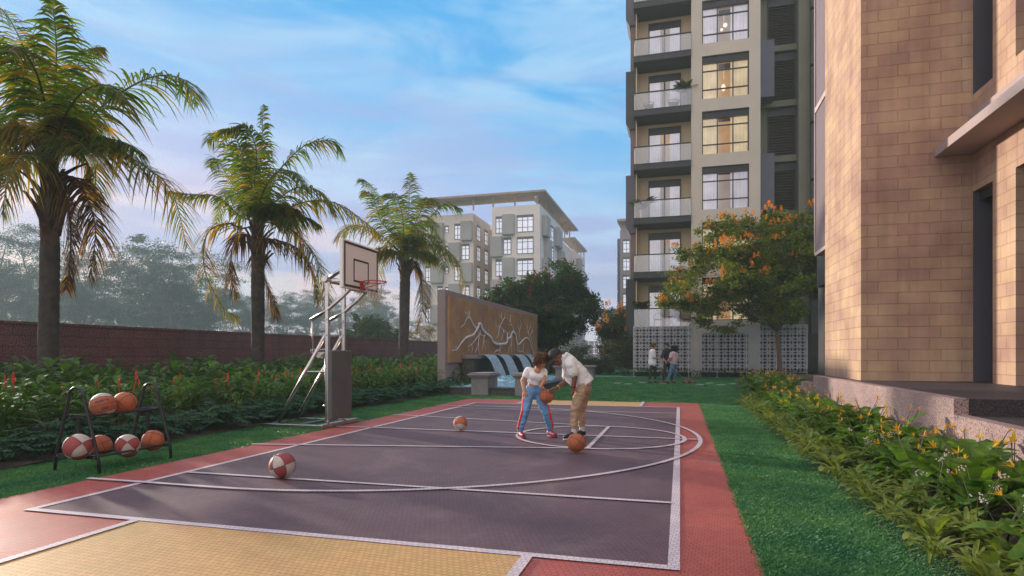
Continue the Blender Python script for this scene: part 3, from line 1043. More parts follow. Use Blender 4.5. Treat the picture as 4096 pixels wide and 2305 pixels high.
for k in range(0, 7):
    zt = 5.56 + 3.1 * k
    zb = zt - 2.4
    if k == 6:
        zt = 5.56 + 3.1 * 6
    f = MB()
    y0, y1 = YF + .22, YF + .30
    f.box(OX0, OX1, y0 - .1, y1, zt - .36, zt)
    f.box(OX0, OX0 + .06, y0, y1, zb, zt - .36)
    f.box(OX1 - .06, OX1, y0, y1, zb, zt - .36)
    f.box(OX0 + .06, OX1 - .06, y0, y1, zb, zb + .05)
    wd = OX1 - OX0
    for q in (1 / 3, 2 / 3):
        f.box(OX0 + wd * q - .03, OX0 + wd * q + .03, y0, y1, zb + .05, zt - .36)
    for zz in (zb + .58, zt - .36 - .42):
        f.box(OX0 + .06, OX1 - .06, y0 + .004, y1 - .004, zz - .03, zz + .03)
    fo = part(f, 'window', M['frame'], ap)
    part(MB().quad((OX0 + .02, y1 - .03, zb), (OX1 - .02, y1 - .03, zb), (OX1 - .02, y1 - .03, zt - .3), (OX0 + .02, y1 - .03, zt - .3)), 'pane', M['glass'], fo)
    cm = M['curtain_w'] if k in (0, 1, 3, 4) else M['curtain']
    gap0, gap1 = OX0 + wd * 0.36, OX0 + wd * 0.62
    part(wavy(MB(), OX0, gap0, zb, zt - .3, YF + .48), 'curtain', cm, fo)
    part(wavy(MB(), gap1, OX1, zb, zt - .3, YF + .48), 'curtain', cm, fo)
    rm = MB()
    rm.box(OX0, OX1, YF + 1.9, YF + 1.95, zb - .2, zt)
    part(rm, 'room', M['room'] if cm is M['curtain_w'] else M['room_c'], fo)
    if k in (4, 5):
        lm = MB()
        for (lx_, lz, lr) in (((0.45, 0.52, .08), (0.53, 0.62, .12)) if k == 5 else ((0.49, 0.42, .12),)):
            lm.ell((OX0 + wd * lx_, YF + 1.2, zb + 2.4 * lz), (lr, lr, lr * (1.7 if k == 4 else 1)))
        lm.tube([(OX0 + wd * .5, YF + 1.2, zt - .3), (OX0 + wd * .5, YF + 1.2, zb + 1.5)], .008, 4)
        part(lm, 'pendant_lamp', M['lamp'], fo, smooth=True)
# balconies
RXW = (onY(2594, 1000, YB).x, onY(2724, 1000, YB).x)
for k in range(0, 8):
    z = FZ(k)
    if k >= 1:
        sl = MB()
        x0, x1, y0, y1 = BX0 - .1, PX0 - .003, YF - .12, YB - .003
        # fascia board, then a soffit tapering back
        sl.prism([(x0, y0, z), (x0, y1, z), (x0, y1, z - .42), (x0, y0 + .25, z - .42), (x0, y0, z - .32)], (x1 - x0, 0, 0))
        sl.box(x0 - .02, x1, y0 - .02, y0 + .02, z - .03, z + .03)
        bo = part(sl, 'balcony', M['char'], ap)
    else:
        sl = MB().box(BX0 - .1, PX0 - .003, YF - .12, YB - .003, z - .42, z)
        bo = part(sl, 'balcony', M['char'], ap)
    if k < 7:
        gl = MB()
        gl.box(BX0 - .06, (BX0 + PX0) / 2 - .01, YF - .06, YF - .045, z, z + .98)
        gl.box((BX0 + PX0) / 2 + .01, PX0 - .01, YF - .06, YF - .045, z, z + .98)
        gl.box(BX0 - .06, BX0 - .045, YF - .045, YB - .91, z, z + .98)
        part(gl, 'glass_railing', M['rail_glass'], bo)
        hr = MB()
        hr.box(BX0 - .09, PX0 - .005, YF - .09, YF - .02, z + .98, z + 1.04)
        hr.box(BX0 - .09, BX0 - .02, YF - .02, YB - .91, z + .98, z + 1.04)
        hr.box((BX0 + PX0) / 2 - .012, (BX0 + PX0) / 2 + .012, YF - .065, YF - .04, z, z + .98)
        part(hr, 'handrail', M['frame'], bo)
        x0, x1 = RXW
        dz1 = z + 2.46
        d = MB()
        d.box(x0, x1, YB - .08, YB - .003, dz1 - .42, dz1)
        for xx in (x0, (x0 + x1) / 2 - .045, x1 - .07):
            d.box(xx, xx + (.07 if xx != (x0 + x1) / 2 - .045 else .09), YB - .07, YB - .004, z, dz1 - .42)
        do = part(d, 'balcony_door', M['frame'], ap)
        part(MB().quad((x0, YB - .045, z), (x1, YB - .045, z), (x1, YB - .045, dz1 - .4), (x0, YB - .045, dz1 - .4)), 'pane', M['glass'], do)
        c = MB()
        wavy(c, x0 + .07, x0 + .07 + (x1 - x0) * .33, z, dz1 - .42, YB - .022, 22, .012)
        wavy(c, x1 - .07 - (x1 - x0) * .30, x1 - .07, z, dz1 - .42, YB - .022, 22, .012)
        part(c, 'curtain', M['curtain'], do)
        part(MB().quad((x0 + .05, YB - .008, z), (x1 - .05, YB - .008, z), (x1 - .05, YB - .008, dz1 - .42), (x0 + .05, YB - .008, dz1 - .42)), 'room', M['room_c'] if k != 3 else M['room'], do)
# left stack of projecting boxes
for k in range(0, 7):
    z = 2.65 + 3.1 * k
    wide = k % 2 == 0
    b = MB()
    x0 = -3.12 if wide else -2.86
    b.box(x0, BX0 - .003, YB - .1 if wide else YB + .1, YB + 2.2, z, z + 3.1 - (.02 if wide else .14))
    if wide:
        b.prism([(x0, YB - .1, z), (BX0 - .003, YB - .1, z), (BX0 - .003, YB - .1, z - .35), (x0 + .2, YB - .1, z - .35)], (0, 2.2, 0))
    part(b, 'side_box', M['char'] if k in (0, 4) else (M['blueg'] if wide else M['plum']), ap)
# louvre bay right of the pillar
LX0, LX1, LY = onY(3068, 500, 37.0).x, onY(3185, 500, 37.0).x, 37.0
WX1 = onY(3238, 500, 36.4).x
m = MB()
m.box(PX1, LX0, LY, LY + .8, 0, 22.4)
m.box(LX1, WX1, 36.3, 38.2, 0, 22.9)
for k in range(0, 7):
    z = 3.1 + 3.1 * k - .35
    m.box(PX1, LX1, LY - .25, LY + .8, z, z + .34)
m.box(LX0, LX1, LY + .5, LY + .8, 0, 22.2)
part(m, 'louvre_wall', M['greeng'], ap)
m = MB()
m.box(PX1 + .002, LX1, LY - .4, LY + .7, 22.0, 22.3)
part(m, 'roof_edge', M['mauve'], ap)
for k in range(0, 6):
    z0, z1 = 3.1 + 3.1 * k + .02, 3.1 + 3.1 * k + 2.70
    lv = MB()
    lv.box(LX0 + .01, LX1 - .01, LY - .06, LY + .1, z1 - .42, z1)
    lv.box(LX0 + .01, LX0 + .07, LY - .04, LY + .1, z0, z1 - .42)
    lv.box(LX1 - .09, LX1 - .01, LY - .04, LY + .1, z0, z1 - .42)
    lo = part(lv, 'louvre_window', M['char'], ap)
    s_ = MB()
    nsl = 15
    for i in range(nsl):
        zc = z0 + (z1 - .42 - z0) * (i + .5) / nsl
        s_.prism([(LX0 + .07, LY - .03, zc - .035), (LX0 + .07, LY - .02, zc - .05), (LX0 + .07, LY + .08, zc + .045), (LX0 + .07, LY + .07, zc + .06)], (LX1 - LX0 - .16, 0, 0))
    s_.box(LX0 + .07, LX1 - .09, LY + .2, LY + .22, z0, z1 - .42)
    part(s_, 'louvre', M['louver'], lo)
for k in (0, 2, 4):
    b = MB().box(PX1 + .003, PX1 + .72, YF + .1, LY - .3, FZ(k) + .1, FZ(k + 1) + .1)
    part(b, 'projecting_box', M['blueg'], ap)
m = MB()
for k in range(7):
    m.box(WX1 + .003, WX1 + .5, 36.0, 37.6, 1.5 + 3.1 * k, 1.5 + 3.1 * k + 2.95)
m.box(WX1 + .1, 12, 37.0, 38.2, 0, 21.6)
part(m, 'corner_panel', M['char'], ap)
m = MB()
m.box(BX0, 8.0, YF + .3, YB - .01, 0, 2.4)
part(m, 'base_wall', M['base_w'], ap)
m = MB().box(BX0 + .02, 0.7, YF + .15, YF + .295, 2.1, 2.44)
part(m, 'base_band', M['navy'], ap)
m = MB()
rr = random.Random(4)
for i in range(26):
    x = BX0 + .3 + rr.random() * 7.5
    z = rr.choice([.7, 1.0, 1.3, 1.7, 1.95])
    part(MB().box(x, x + rr.choice([.12, .2, .3]), YF + .24 + i * .001, YF + .296, z, z + rr.choice([.14, .3])), 'base_tile', M['amber'], ap)

# things on the balconies
def spiky(m, c, h, n, w, rg, droop=0.5, seg=6):
    for i in range(n):
        az = rg.uniform(0, 2 * PI)
        el = rg.uniform(0.75, 1.45)
        l = h * rg.uniform(.75, 1.1)
        d = Vector((math.cos(az), math.sin(az), 0))
        sdn = Vector((-d.y, d.x, 0))
        prev = None
        for k in range(seg + 1):
            t = k / seg
            p = Vector(c) + d * (l * t * math.cos(el) + droop * .35 * l * t * t) + Vector((0, 0, l * t * math.sin(el) - droop * .45 * l * t ** 2.4))
            ww = w * math.sin(PI * (0.12 + .88 * t)) ** .7
            a, b = p + sdn * ww, p - sdn * ww
            if prev:
                m.quad(prev[0], prev[1], b, a)
            prev = (a, b)


def areca(m, c, h, n, rg):
    """potted palm: feathery fronds"""
    for i in range(n):
        az = rg.uniform(0, 2 * PI)
        el = rg.uniform(.8, 1.4)
        l = h * rg.uniform(.8, 1.1)
        d = Vector((math.cos(az), math.sin(az), 0))
        s_ = Vector((-d.y, d.x, 0))
        pts = [Vector(c) + d * (l * t * math.cos(el) + .25 * l * t * t) + Vector((0, 0, l * t * math.sin(el) - .4 * l * t ** 2.4)) for t in [q / 12 for q in range(13)]]
        m.tube(pts, [.012 * (1 - q / 14) for q in range(13)], 4)
        for q in range(3, 13):
            t = q / 12
            for sg in (-1, 1):
                for o_ in (0, .5):
                    p = pts[q - 1].lerp(pts[q], o_)
                    fw = (pts[q] - pts[q - 1]).normalized()
                    ll = .28 * h * (1.15 - t) + .05
                    tip = p + (s_ * sg + fw * .8).normalized() * ll + Vector((0, 0, -.35 * ll))
                    md = p.lerp(tip, .5) + Vector((0, 0, .05 * ll))
                    wv = fw * .018
                    m.quad(p - wv * .5, p + wv * .5, md + wv, md - wv)
                    m.add([md - wv, md + wv, tip], [(0, 1, 2)])


def potted(x, y, z, ph, pr, h, mat, label, n=16, seed=1):
    e = empty('potted_palm', (x, y, z), label, 'potted plant', 'potted palms on the balconies')
    p = MB().tube([(x, y, z), (x, y, z + ph * .3), (x, y, z + ph), (x, y, z + ph), (x, y, z + ph - .06)], [pr * .8, pr * .9, pr, pr * .88, pr * .85], 18)
    p.build('planter', mat, e, smooth=True)
    f = MB()
    areca(f, (x, y, z + ph - .05), h, n, random.Random(seed))
    f.build('foliage', M['fol_s'], e)


potted(onY(2738, 300, 35.9).x, 35.95, FZ(4), .85, .2, 1.15, M['pot'], 'large bushy palm in a white planter on the balcony above the two armchairs', 26, 1)
bpy.data.objects['potted_palm']['label'] = 'bushy palm in a tall white planter beside two balcony armchairs'
potted(onY(2571, 300, 35.9).x, 35.9, FZ(2), .55, .17, 1.3, M['pot'], 'palm in a short white planter at the left end of a mid-height balcony', 20, 2)
potted(onY(2566, 300, 35.9).x, 35.95, FZ(0) + .01, .95, .2, 1.0, M['pot_g'], 'palm in a tall grey planter on the lowest balcony above the lattice', 22, 3)


def armchair(x, y, z, rz, label, mat):
    e = empty('armchair', (x, y, z), label, 'chair', 'woven chairs on the balconies')
    s_ = MB().box(x - .26, x + .26, y - .25, y + .25, z + .38, z + .43)
    s_.build('seat', mat, e, bevel=.01)
    b = MB()
    for i in range(13):
        t = (i / 12 - .5) * PI * 1.1
        px_, py_ = x + math.sin(t) * .31, y + .02 + math.cos(t) * .27
        hh = .80 - .2 * abs(math.sin(t)) ** 2
        b.tube([(px_ * .98 + x * .02, py_, z + .42), (px_, py_, z + hh)], .009, 5)
    b.tube([(x + math.sin(t) * .31, y + .02 + math.cos(t) * .27, z + .80 - .2 * abs(math.sin(t)) ** 2) for t in [(i / 12 - .5) * PI * 1.1 for i in range(13)]], .018, 6)
    b.build('backrest', mat, e)
    for sx in (-1, 1):
        for sy in (-1, 1):
            MB().tube([(x + sx * .22, y + sy * .2, z + .4), (x + sx * .27, y + sy * .25, z)], .013, 6).build('leg', mat, e)
    return e


rackm = mk('taupe_wicker', (0.12, 0.10, 0.11), None, 20, 0.8)
wickw = mk('pale_wicker', (0.5, 0.44, 0.44), None, 20, 0.8)
armchair(-1.75, 36.1, FZ(4), 0, 'dark woven armchair, left one of the pair on the upper balcony', rackm)
armchair(-.35, 36.1, FZ(4), 0, 'dark woven armchair beside the white planter on the upper balcony', rackm)
armchair(-1.2, 36.15, FZ(0) + .01, 0, 'pale wire armchair left of the round table on the lowest balcony', wickw)
armchair(.25, 36.15, FZ(0) + .01, 0, 'pale woven armchair right of the round table on the lowest balcony', wickw)
e = empty('side_table', (-.5, 36.0, FZ(0) + .01), 'small round table between two chairs on the lowest balcony', 'table')
z = FZ(0) + .01
MB().tube([(-.5, 36, z + .55), (-.5, 36, z + .57)], .24, 20).build('table_top', wickw, e)
for a in range(6):
    c_, s_ = math.cos(a * PI / 3), math.sin(a * PI / 3)
    MB().tube([(-.5 + .2 * c_, 36 + .2 * s_, z), (-.5 + .05 * c_, 36 + .05 * s_, z + .28), (-.5 + .2 * c_, 36 + .2 * s_, z + .55)], .01, 5).build('leg', wickw, e)

# ================================================================ lattice screens
def lattice_cell(m, x, z, c, y, t=.010, th=.03):
    def bar(a, b):
        ax, az, bx, bz = x + a[0] * c, z + a[1] * c, x + b[0] * c, z + b[1] * c
        d = Vector((bx - ax, 0, bz - az))
        if d.length < 1e-6:
            return
        d.normalize()
        n = Vector((-d.z, 0, d.x)) * t
        A, B = Vector((ax, y, az)), Vector((bx, y, bz))
        m.prism([A - n, B - n, B + n, A + n], (0, th, 0))
    k, g = .14, .33
    # plus-shaped outline in the middle, broken corners, diagonals to a small knot at each corner
    P = [(.5 - k, .5 + g), (.5 + k, .5 + g), (.5 + k, .5 + k), (.5 + g, .5 + k), (.5 + g, .5 - k), (.5 + k, .5 - k), (.5 + k, .5 - g), (.5 - k, .5 - g), (.5 - k, .5 - k), (.5 - g, .5 - k), (.5 - g, .5 + k), (.5 - k, .5 + k)]
    for i in range(12):
        bar(P[i], P[(i + 1) % 12])
    for sx in (0, 1):
        for sz in (0, 1):
            ex, ez = (1 if sx else -1), (1 if sz else -1)
            bar((.5 + ex * k, .5 + ez * g), (.5 + ex * .34, .5 + ez * .5))
            bar((.5 + ex * g, .5 + ez * k), (.5 + ex * .5, .5 + ez * .34))
            bar((.5 + ex * k, .5 + ez * k), (.5 + ex * .40, .5 + ez * .40))
            bar((.5 + ex * .34, .5 + ez * .5), (.5 + ex * .5, .5 + ez * .34))


def screen(x0, x1, z0, z1, Y, n, c, label, t=.014):
    e = empty('lattice_screen', ((x0 + x1) / 2, Y, 0), label, 'screen')
    wd = (x1 - x0) / n
    fr = MB()
    fr.box(x0 - .03, x1 + .03, Y - .02, Y + .05, z1, z1 + .05)
    fr.box(x0 - .03, x1 + .03, Y - .02, Y + .05, z0 - .05, z0)
    fr.build('rail', M['lattice'], e)
    for i in range(n + 1):
        MB().box(x0 + wd * i - .03, x0 + wd * i + .03, Y - .03, Y + .06, 0, z1 - .002).build('post', M['lattice'], e)
    src = None
    for i in range(n):
        nxc = max(1, round((wd - .06) / c))
        cc = (wd - .06) / nxc
        nz_ = int((z1 - z0) / cc)
        if src is None:
            p = MB()
            for a in range(nxc):
                for b in range(nz_ + 1):
                    if z0 + b * cc + cc <= z1 + cc * .55:
                        lattice_cell(p, x0 + .03 + a * cc, z1 - (b + 1) * cc, cc, Y, t)
            src = p.build('lattice_panel', M['lattice'], e)
        else:
            q = src.copy()
            COL.objects.link(q)
            q.parent = e
            q.location = Vector(src.location) + Vector((wd * i, 0, 0))
    return e


SX0, SX1 = onY(2535, 1400, 34.3).x, onY(3228, 1400, 34.3).x
screen(SX0, SX1, .35, 2.76, 34.3, 6, .36, 'white geometric lattice screen in six panels behind the three standing people')
screen(onY(2250, 1400, 50).x, onY(2425, 1400, 50).x, .3, 2.27, 50, 3, .42, 'smaller far lattice screen seen between the trees above the bending man', .02)

# ================================================================ far buildings
def fwin(parent, x0, x1, z0, z1, Y, n, face='y', hd=.35):
    f = MB()
    d = .06
    if face == 'y':
        B = lambda a, b, c_, d_, o=0: f.box(a, b, Y - d - o, Y - .004, c_, d_)
    else:
        B = lambda a, b, c_, d_, o=0: f.box(Y + .004, Y + d + o, a, b, c_, d_)
    B(x0, x1, z1 - hd, z1, .03)
    B(x0, x1, z0, z0 + .08)
    for i in range(n + 1):
        x = x0 + (x1 - x0 - .09) * i / n
        B(x, x + .09, z0 + .08, z1 - hd)
    for zz in (z0 + (z1 - z0) * .26, z1 - hd - .45):
        B(x0 + .09, x1 - .09, zz, zz + .08, -.01)
    o = f.build('window', M['pad'], parent)
    p = MB()
    if face == 'y':
        p.quad((x0 + .05, Y - .02, z0), (x1 - .05, Y - .02, z0), (x1 - .05, Y - .02, z1 - .2), (x0 + .05, Y - .02, z1 - .2))
    else:
        p.quad((Y + .02, x0 + .05, z0), (Y + .02, x1 - .05, z0), (Y + .02, x1 - .05, z1 - .2), (Y + .02, x0 + .05, z1 - .2))
    p.build('pane', M['winf'], o)


wb = empty('pale_building', (-24, 95, 0), 'pale six storey building with grey window boxes and flat roof canopy', 'building')
YA, YBk = 83.9, 86.0
ax = lambda px: onY(px, 1000, YA).x
bx = lambda px: onY(px, 1000, YBk).x
AX1 = -19.15
m = MB()
m.box(ax(1968), AX1, YA, 100, 0, 22.5)
m.box(AX1 - 6, AX1 - .4, 100, 112, 0, 20.6)
m.box(AX1 - 6, AX1, 112, 126, 0, 20.8)
m.box(ax(1968) + 1.5, ax(1968) + 5, YA + 3, 98, 22.5, 23.1)
m.build('wall', M['white_b'], wb)
m = MB()
m.box(bx(1690), bx(1893), YBk, 104, 0, 22.3)
m.build('wing_wall', M['white_b'], wb)
m = MB()
m.box(bx(1893), ax(1968), 94, 99, 0, 21.4)
m.box(bx(1893) + .003, bx(1893) + .12, YBk + .05, 94, 0, 22.2)
m.build('recess_wall', M['tan_b'], wb)
m = MB()
m.box(bx(1675), AX1 + .9, YA - .6, YA + 1.7, 24.1, 24.38)
m.box(AX1 - 1.0, AX1 + .9, YA + 1.7, 112, 24.1, 24.38)
m.box(AX1 - 2.2, AX1 + .3, 112, 127, 22.6, 23.0)
m.build('roof_canopy', M['roof_b'], wb)
m = MB()
m.box(bx(1675) + .3, AX1 - 1.2, YA + 1.7, YA + 2.0, 23.5, 24.1)
m.box(AX1 - 1.3, AX1 - 1.01, YA + 2.1, 112, 23.5, 24.1)
m.build('roof_beam', M['tan_b'], wb)
for px_ in (1892, 1971, 2058, 2148):
    x = ax(px_)
    MB().box(x - .1, x + .1, YA + .1, YA + .3, 22.3, 24.1).build('roof_post', M['roof_b'], wb)
for yy in (89, 94, 99, 104, 109):
    MB().box(AX1 - .3, AX1 - .1, yy, yy + .2, 20.6, 24.1).build('roof_post', M['roof_b'], wb)
for yy in (114, 118, 122, 126):
    MB().box(AX1 - .3, AX1 - .1, yy, yy + .2, 20.8, 22.6).build('roof_post', M['roof_b'], wb)
for k in range(7):
    zt = 21.1 - 3.1 * k
    if zt < 2.5:
        break
    fwin(wb, ax(2068), ax(2134), zt - 2.45, zt, YA, 3)
    ev = k % 2 == 0
    if ev:
        fwin(wb, ax(1983), ax(2011), zt - 2.45, zt, YA, 2)
        bx0, bx1 = ax(2012), ax(2059)
    else:
        fwin(wb, ax(2014), ax(2045), zt - 2.45, zt, YA, 2)
        bx0, bx1 = ax(1966), ax(2011)
    MB().box(bx0, bx1, YA - .7, YA - .004, zt - 2.8, zt + .15).build('window_box', M['grey_b'], wb, bevel=.08)
    if ev:
        fwin(wb, bx(1818), bx(1845), zt - 2.6, zt - .2, YBk, 2)
        b0, b1 = bx(1846), bx(1892)
        b2, b3 = bx(1726), bx(1777)
        fwin(wb, bx(1702), bx(1725), zt - 2.6, zt - .2, YBk, 2)
    else:
        fwin(wb, bx(1847), bx(1878), zt - 2.6, zt - .2, YBk, 2)
        b0, b1 = bx(1799), bx(1844)
        b2, b3 = bx(1685), bx(1722)
        fwin(wb, bx(1750), bx(1772), zt - 2.6, zt - .2, YBk, 2)
    MB().box(b0, b1, YBk - .7, YBk - .004, zt - 2.9, zt).build('window_box', M['grey_b'], wb, bevel=.08)
    MB().box(b2, b3, YBk - .7, YBk - .004, zt - 2.9, zt).build('window_box', M['grey_b'], wb, bevel=.08)
    fwin(wb, bx(1780), bx(1795), zt - 1.5, zt - .4, YBk, 1, hd=.2)
    # right-hand side
    for (a, b_) in (((85.2, 88), (94, 97.5), (115, 118)) if ev else ((86.5, 89), (96.5, 99.7), (121, 124))):
        MB().box(AX1 + .004, AX1 + .75, a, b_, zt - 2.8 - (1.7 if a > 110 else 0), zt + .15 - (1.7 if a > 110 else 0)).build('window_box', M['grey_b'], wb, bevel=.08)
    fwin(wb, 90.5, 93.2, zt - 2.45, zt, AX1, 2, 'x')
    if k:
        fwin(wb, 103, 107, zt - 2.45, zt, AX1 - .4, 3, 'x')
    xs = bx(1893) + .12
    fwin(wb, 87.3, 88.8, zt - 2.6, zt - .2, xs, 2, 'x')
    fwin(wb, 91.0, 92.6, zt - 2.6, zt - .2, xs, 2, 'x')

sb = empty('distant_block', (-6, 110, 0), 'slim distant grey block peeking out left of the tall apartment block', 'building')
dY = 107
m = MB()
dx = lambda px: onY(px, 1000, dY).x
m.box(dx(2480), dx(2600), dY, dY + 14, 0, 22.8)
m.build('wall', M['greeng'] if False else M['mauve'], sb)
MB().box(dx(2470), dx(2610), dY - 1, dY + 14, 24.2, 24.6).build('roof_canopy', M['roof_b'], sb)
MB().box(dx(2482), dx(2600), dY + 2, dY + 13, 22.8, 24.2).build('roof_room', M['grey_b'], sb)
for k in range(7):
    zt = 21.2 - 3.1 * k
    if zt < 3:
        break
    fwin(sb, dx(2491), dx(2520), zt - 2.4, zt, dY, 2)
    MB().box(dx(2468), dx(2480), dY + .4, dY + 4, zt - 2.7, zt + .25).build('window_box', M['blueg'], sb, bevel=.08)

# ================================================================ feature wall with fountain
FX = -8.3
fw_ = empty('fountain_wall', (FX, 28, 0), 'mauve wall with copper panels behind the fountain pool', 'wall')
FY0, FY1 = onX(1780, 1400, FX).y, onX(2150, 1400, FX).y
MB().box(FX - .3, FX, FY0, FY1, 0, 3.66).build('wall', M['mauve'], fw_, bevel=.01)
pxs = [1797, 1948, 2061, 2146]
for i in range(3):
    y0, y1 = onX(pxs[i], 1400, FX + .1).y + .03, onX(pxs[i + 1], 1400, FX + .1).y - .03
    zt = 3.45
    MB().box(FX + .003, FX + .10, y0, y1, .96, zt).build('copper_panel', M['copper'], fw_, bevel=.008)
SXF = -7.7
fo_ = empty('fountain', (SXF, 28, 0), 'stone fountain pool with four water sheets falling from a ledge', 'fountain')
BY0 = onX(1897, 1450, SXF).y
MB().box(FX + .11, SXF, BY0, FY1 - .3, 0, 1.10).build('spout_box', M['stone_d'], fo_)
MB().box(FX + .105, SXF + .14, BY0 - .1, FY1 - .2, 1.102, 1.25).build('spout_ledge', M['stone'], fo_, bevel=.015)
for (a, b_) in ((1925, 1966), (1984, 2022), (2049, 2084), (2092, 2118)):
    y0, y1 = onX(a, 1440, SXF + .1).y, onX(b_, 1440, SXF + .1).y
    m = MB()
    prev = None
    rg = random.Random(a)
    for k in range(15):
        t = k / 14
        x = SXF + .02 + 1.0 * t ** .62 * .75
        z = 1.27 - .02 * t - 1.0 * t ** 1.7
        row = []
        for j in range(17):
            u = j / 16
            row.append(Vector((x + .02 * math.sin(j * 2.1 + k * .4) * t, y0 + (y1 - y0) * (u * (1 - .06 * t) + .03 * t), z)))
        if prev:
            for j in range(16):
                m.quad(prev[j], prev[j + 1], row[j + 1], row[j])
        prev = row
    m.build('water_sheet', M['fall'], fo_, smooth=True)
PX_L, PX_R = FX, -4.55
PY0, PY1 = 17.95, 29.5
m = MB()
m.box(PX_L, PX_R, PY0, PY0 + .35, 0, .20)
m.box(PX_R - .35, PX_R, PY0 + .352, PY1, 0, .20)
m.box(PX_L, PX_R, PY1 + .002, PY1 + .35, 0, .20)
m.build('pool_wall', M['stone_d'], fo_)
m = MB()
m.box(PX_L - .02, PX_R + .04, PY0 - .04, PY0 + .39, .202, .25)
m.box(PX_R - .39, PX_R + .04, PY0 + .392, PY1, .202, .25)
m.build('pool_coping', M['stone_d'], fo_, bevel=.01)
m = MB()
n1, n2 = 60, 120
rg = random.Random(3)
hs = [[.215 + .018 * math.sin(i * .9 + 1.3 * math.sin(j * .31)) * math.cos(j * .7 + i * .2) + .012 * rg.random() for j in range(n2 + 1)] for i in range(n1 + 1)]
for j in range(n2 + 1):
    for i in range(n1 + 1):
        # rise and splash where the sheets land
        x = PX_L + .6 + (PX_R - .36 - PX_L - .6) * i / n1
        y = PY0 + .36 + (PY1 - PY0 - .36) * j / n2
        hs[i][j] += .13 * math.exp(-((x + 6.95) / .28) ** 2) * (y > 22.5) * (.5 + rg.random())
X_ = lambda i: PX_L + .6 + (PX_R - .36 - PX_L - .6) * i / n1
Y_ = lambda j: PY0 + .36 + (PY1 - PY0 - .36) * j / n2
for j in range(n2):
    for i in range(n1):
        m.quad((X_(i), Y_(j), hs[i][j]), (X_(i + 1), Y_(j), hs[i + 1][j]), (X_(i + 1), Y_(j + 1), hs[i + 1][j + 1]), (X_(i), Y_(j + 1), hs[i][j + 1]))
m.quad((PX_L, PY0 + .36, .21), (PX_L + .6, PY0 + .36, .21), (PX_L + .6, BY0, .21), (PX_L, BY0, .21))
m.build('pool_water', M['water'], fo_, smooth=True)


def pedestal(x0, x1, y0, y1, h):
    p = MB()
    p.box(x0, x1, y0, y1, 0, h - .17)
    p.box(x0 - .03, x1 + .03, y0 - .03, y1 + .03, h - .168, h - .13)
    for (q, a, b_) in ((.06, .128, .09), (.10, .088, .035), (.05, .033, 0)):
        p.box(x0 - q, x1 + q, y0 - q, y1 + q, h - a, h - b_)
    return p.build('pedestal', M['stone'], fo_, bevel=.018)


pedestal(-6.27, -5.72, 17.86, 18.9, .70)
pedestal(-4.86, -4.35, 17.86, 18.9, .70)
pedestal(-5.05, -4.45, 25.0, 25.7, .82)
pedestal(-4.9, -4.1, 29.6, 30.4, .72)

# white branch relief on the copper panels, traced on the wall plane
br = empty('branch_sculpture', (FX + .12, 28, 1.5), 'white metal branch relief spreading across the three copper panels', 'sculpture')
MX, MY, MS = 1700, 1250, 800 / 2576      # crop used for tracing


def tr(pts, r0, r1, m):
    P = []
    for (u, v) in pts:
        p = onX(MX + u * MS, MY + v * MS, FX + .15)
        P.append(p)
    C = bez(P, max(6, len(P) * 4))
    n = len(C)
    rg_ = random.Random(int(pts[0][0]))
    rr_ = [.70 * (r0 + (r1 - r0) * i / (n - 1)) * (1 + rg_.uniform(-.2, .2)) for i in range(n)]
    m.tube(C, rr_, 7, True, 0, .55, (1, 0, 0))


m = MB()
tr([(430, 450), (480, 380), (540, 320), (620, 290), (660, 230), (700, 160)], .045, .085, m)
tr([(690, 150), (720, 150), (740, 210), (790, 270), (850, 320), (880, 380), (940, 410), (1000, 405), (1050, 395), (1060, 340), (1060, 260)], .085, .085, m)
tr([(1060, 340), (1100, 320), (1130, 250), (1170, 290), (1180, 370), (1210, 410), (1250, 370), (1300, 330), (1340, 350), (1370, 430), (1400, 530)], .085, .06, m)
tr([(660, 200), (620, 150), (590, 80), (560, 60), (550, 20), (520, 0)], .05, .025, m)
tr([(550, 60), (520, 110), (510, 150), (460, 190)], .03, .015, m)
tr([(590, 80), (570, 30), (575, -20)], .03, .015, m)
tr([(430, 450), (400, 480), (350, 490)], .035, .018, m)
tr([(440, 440), (410, 495)], .025, .012, m)
tr([(420, 450), (380, 440)], .02, .012, m)
m.build('main_branch', M['branch'], br, smooth=True)
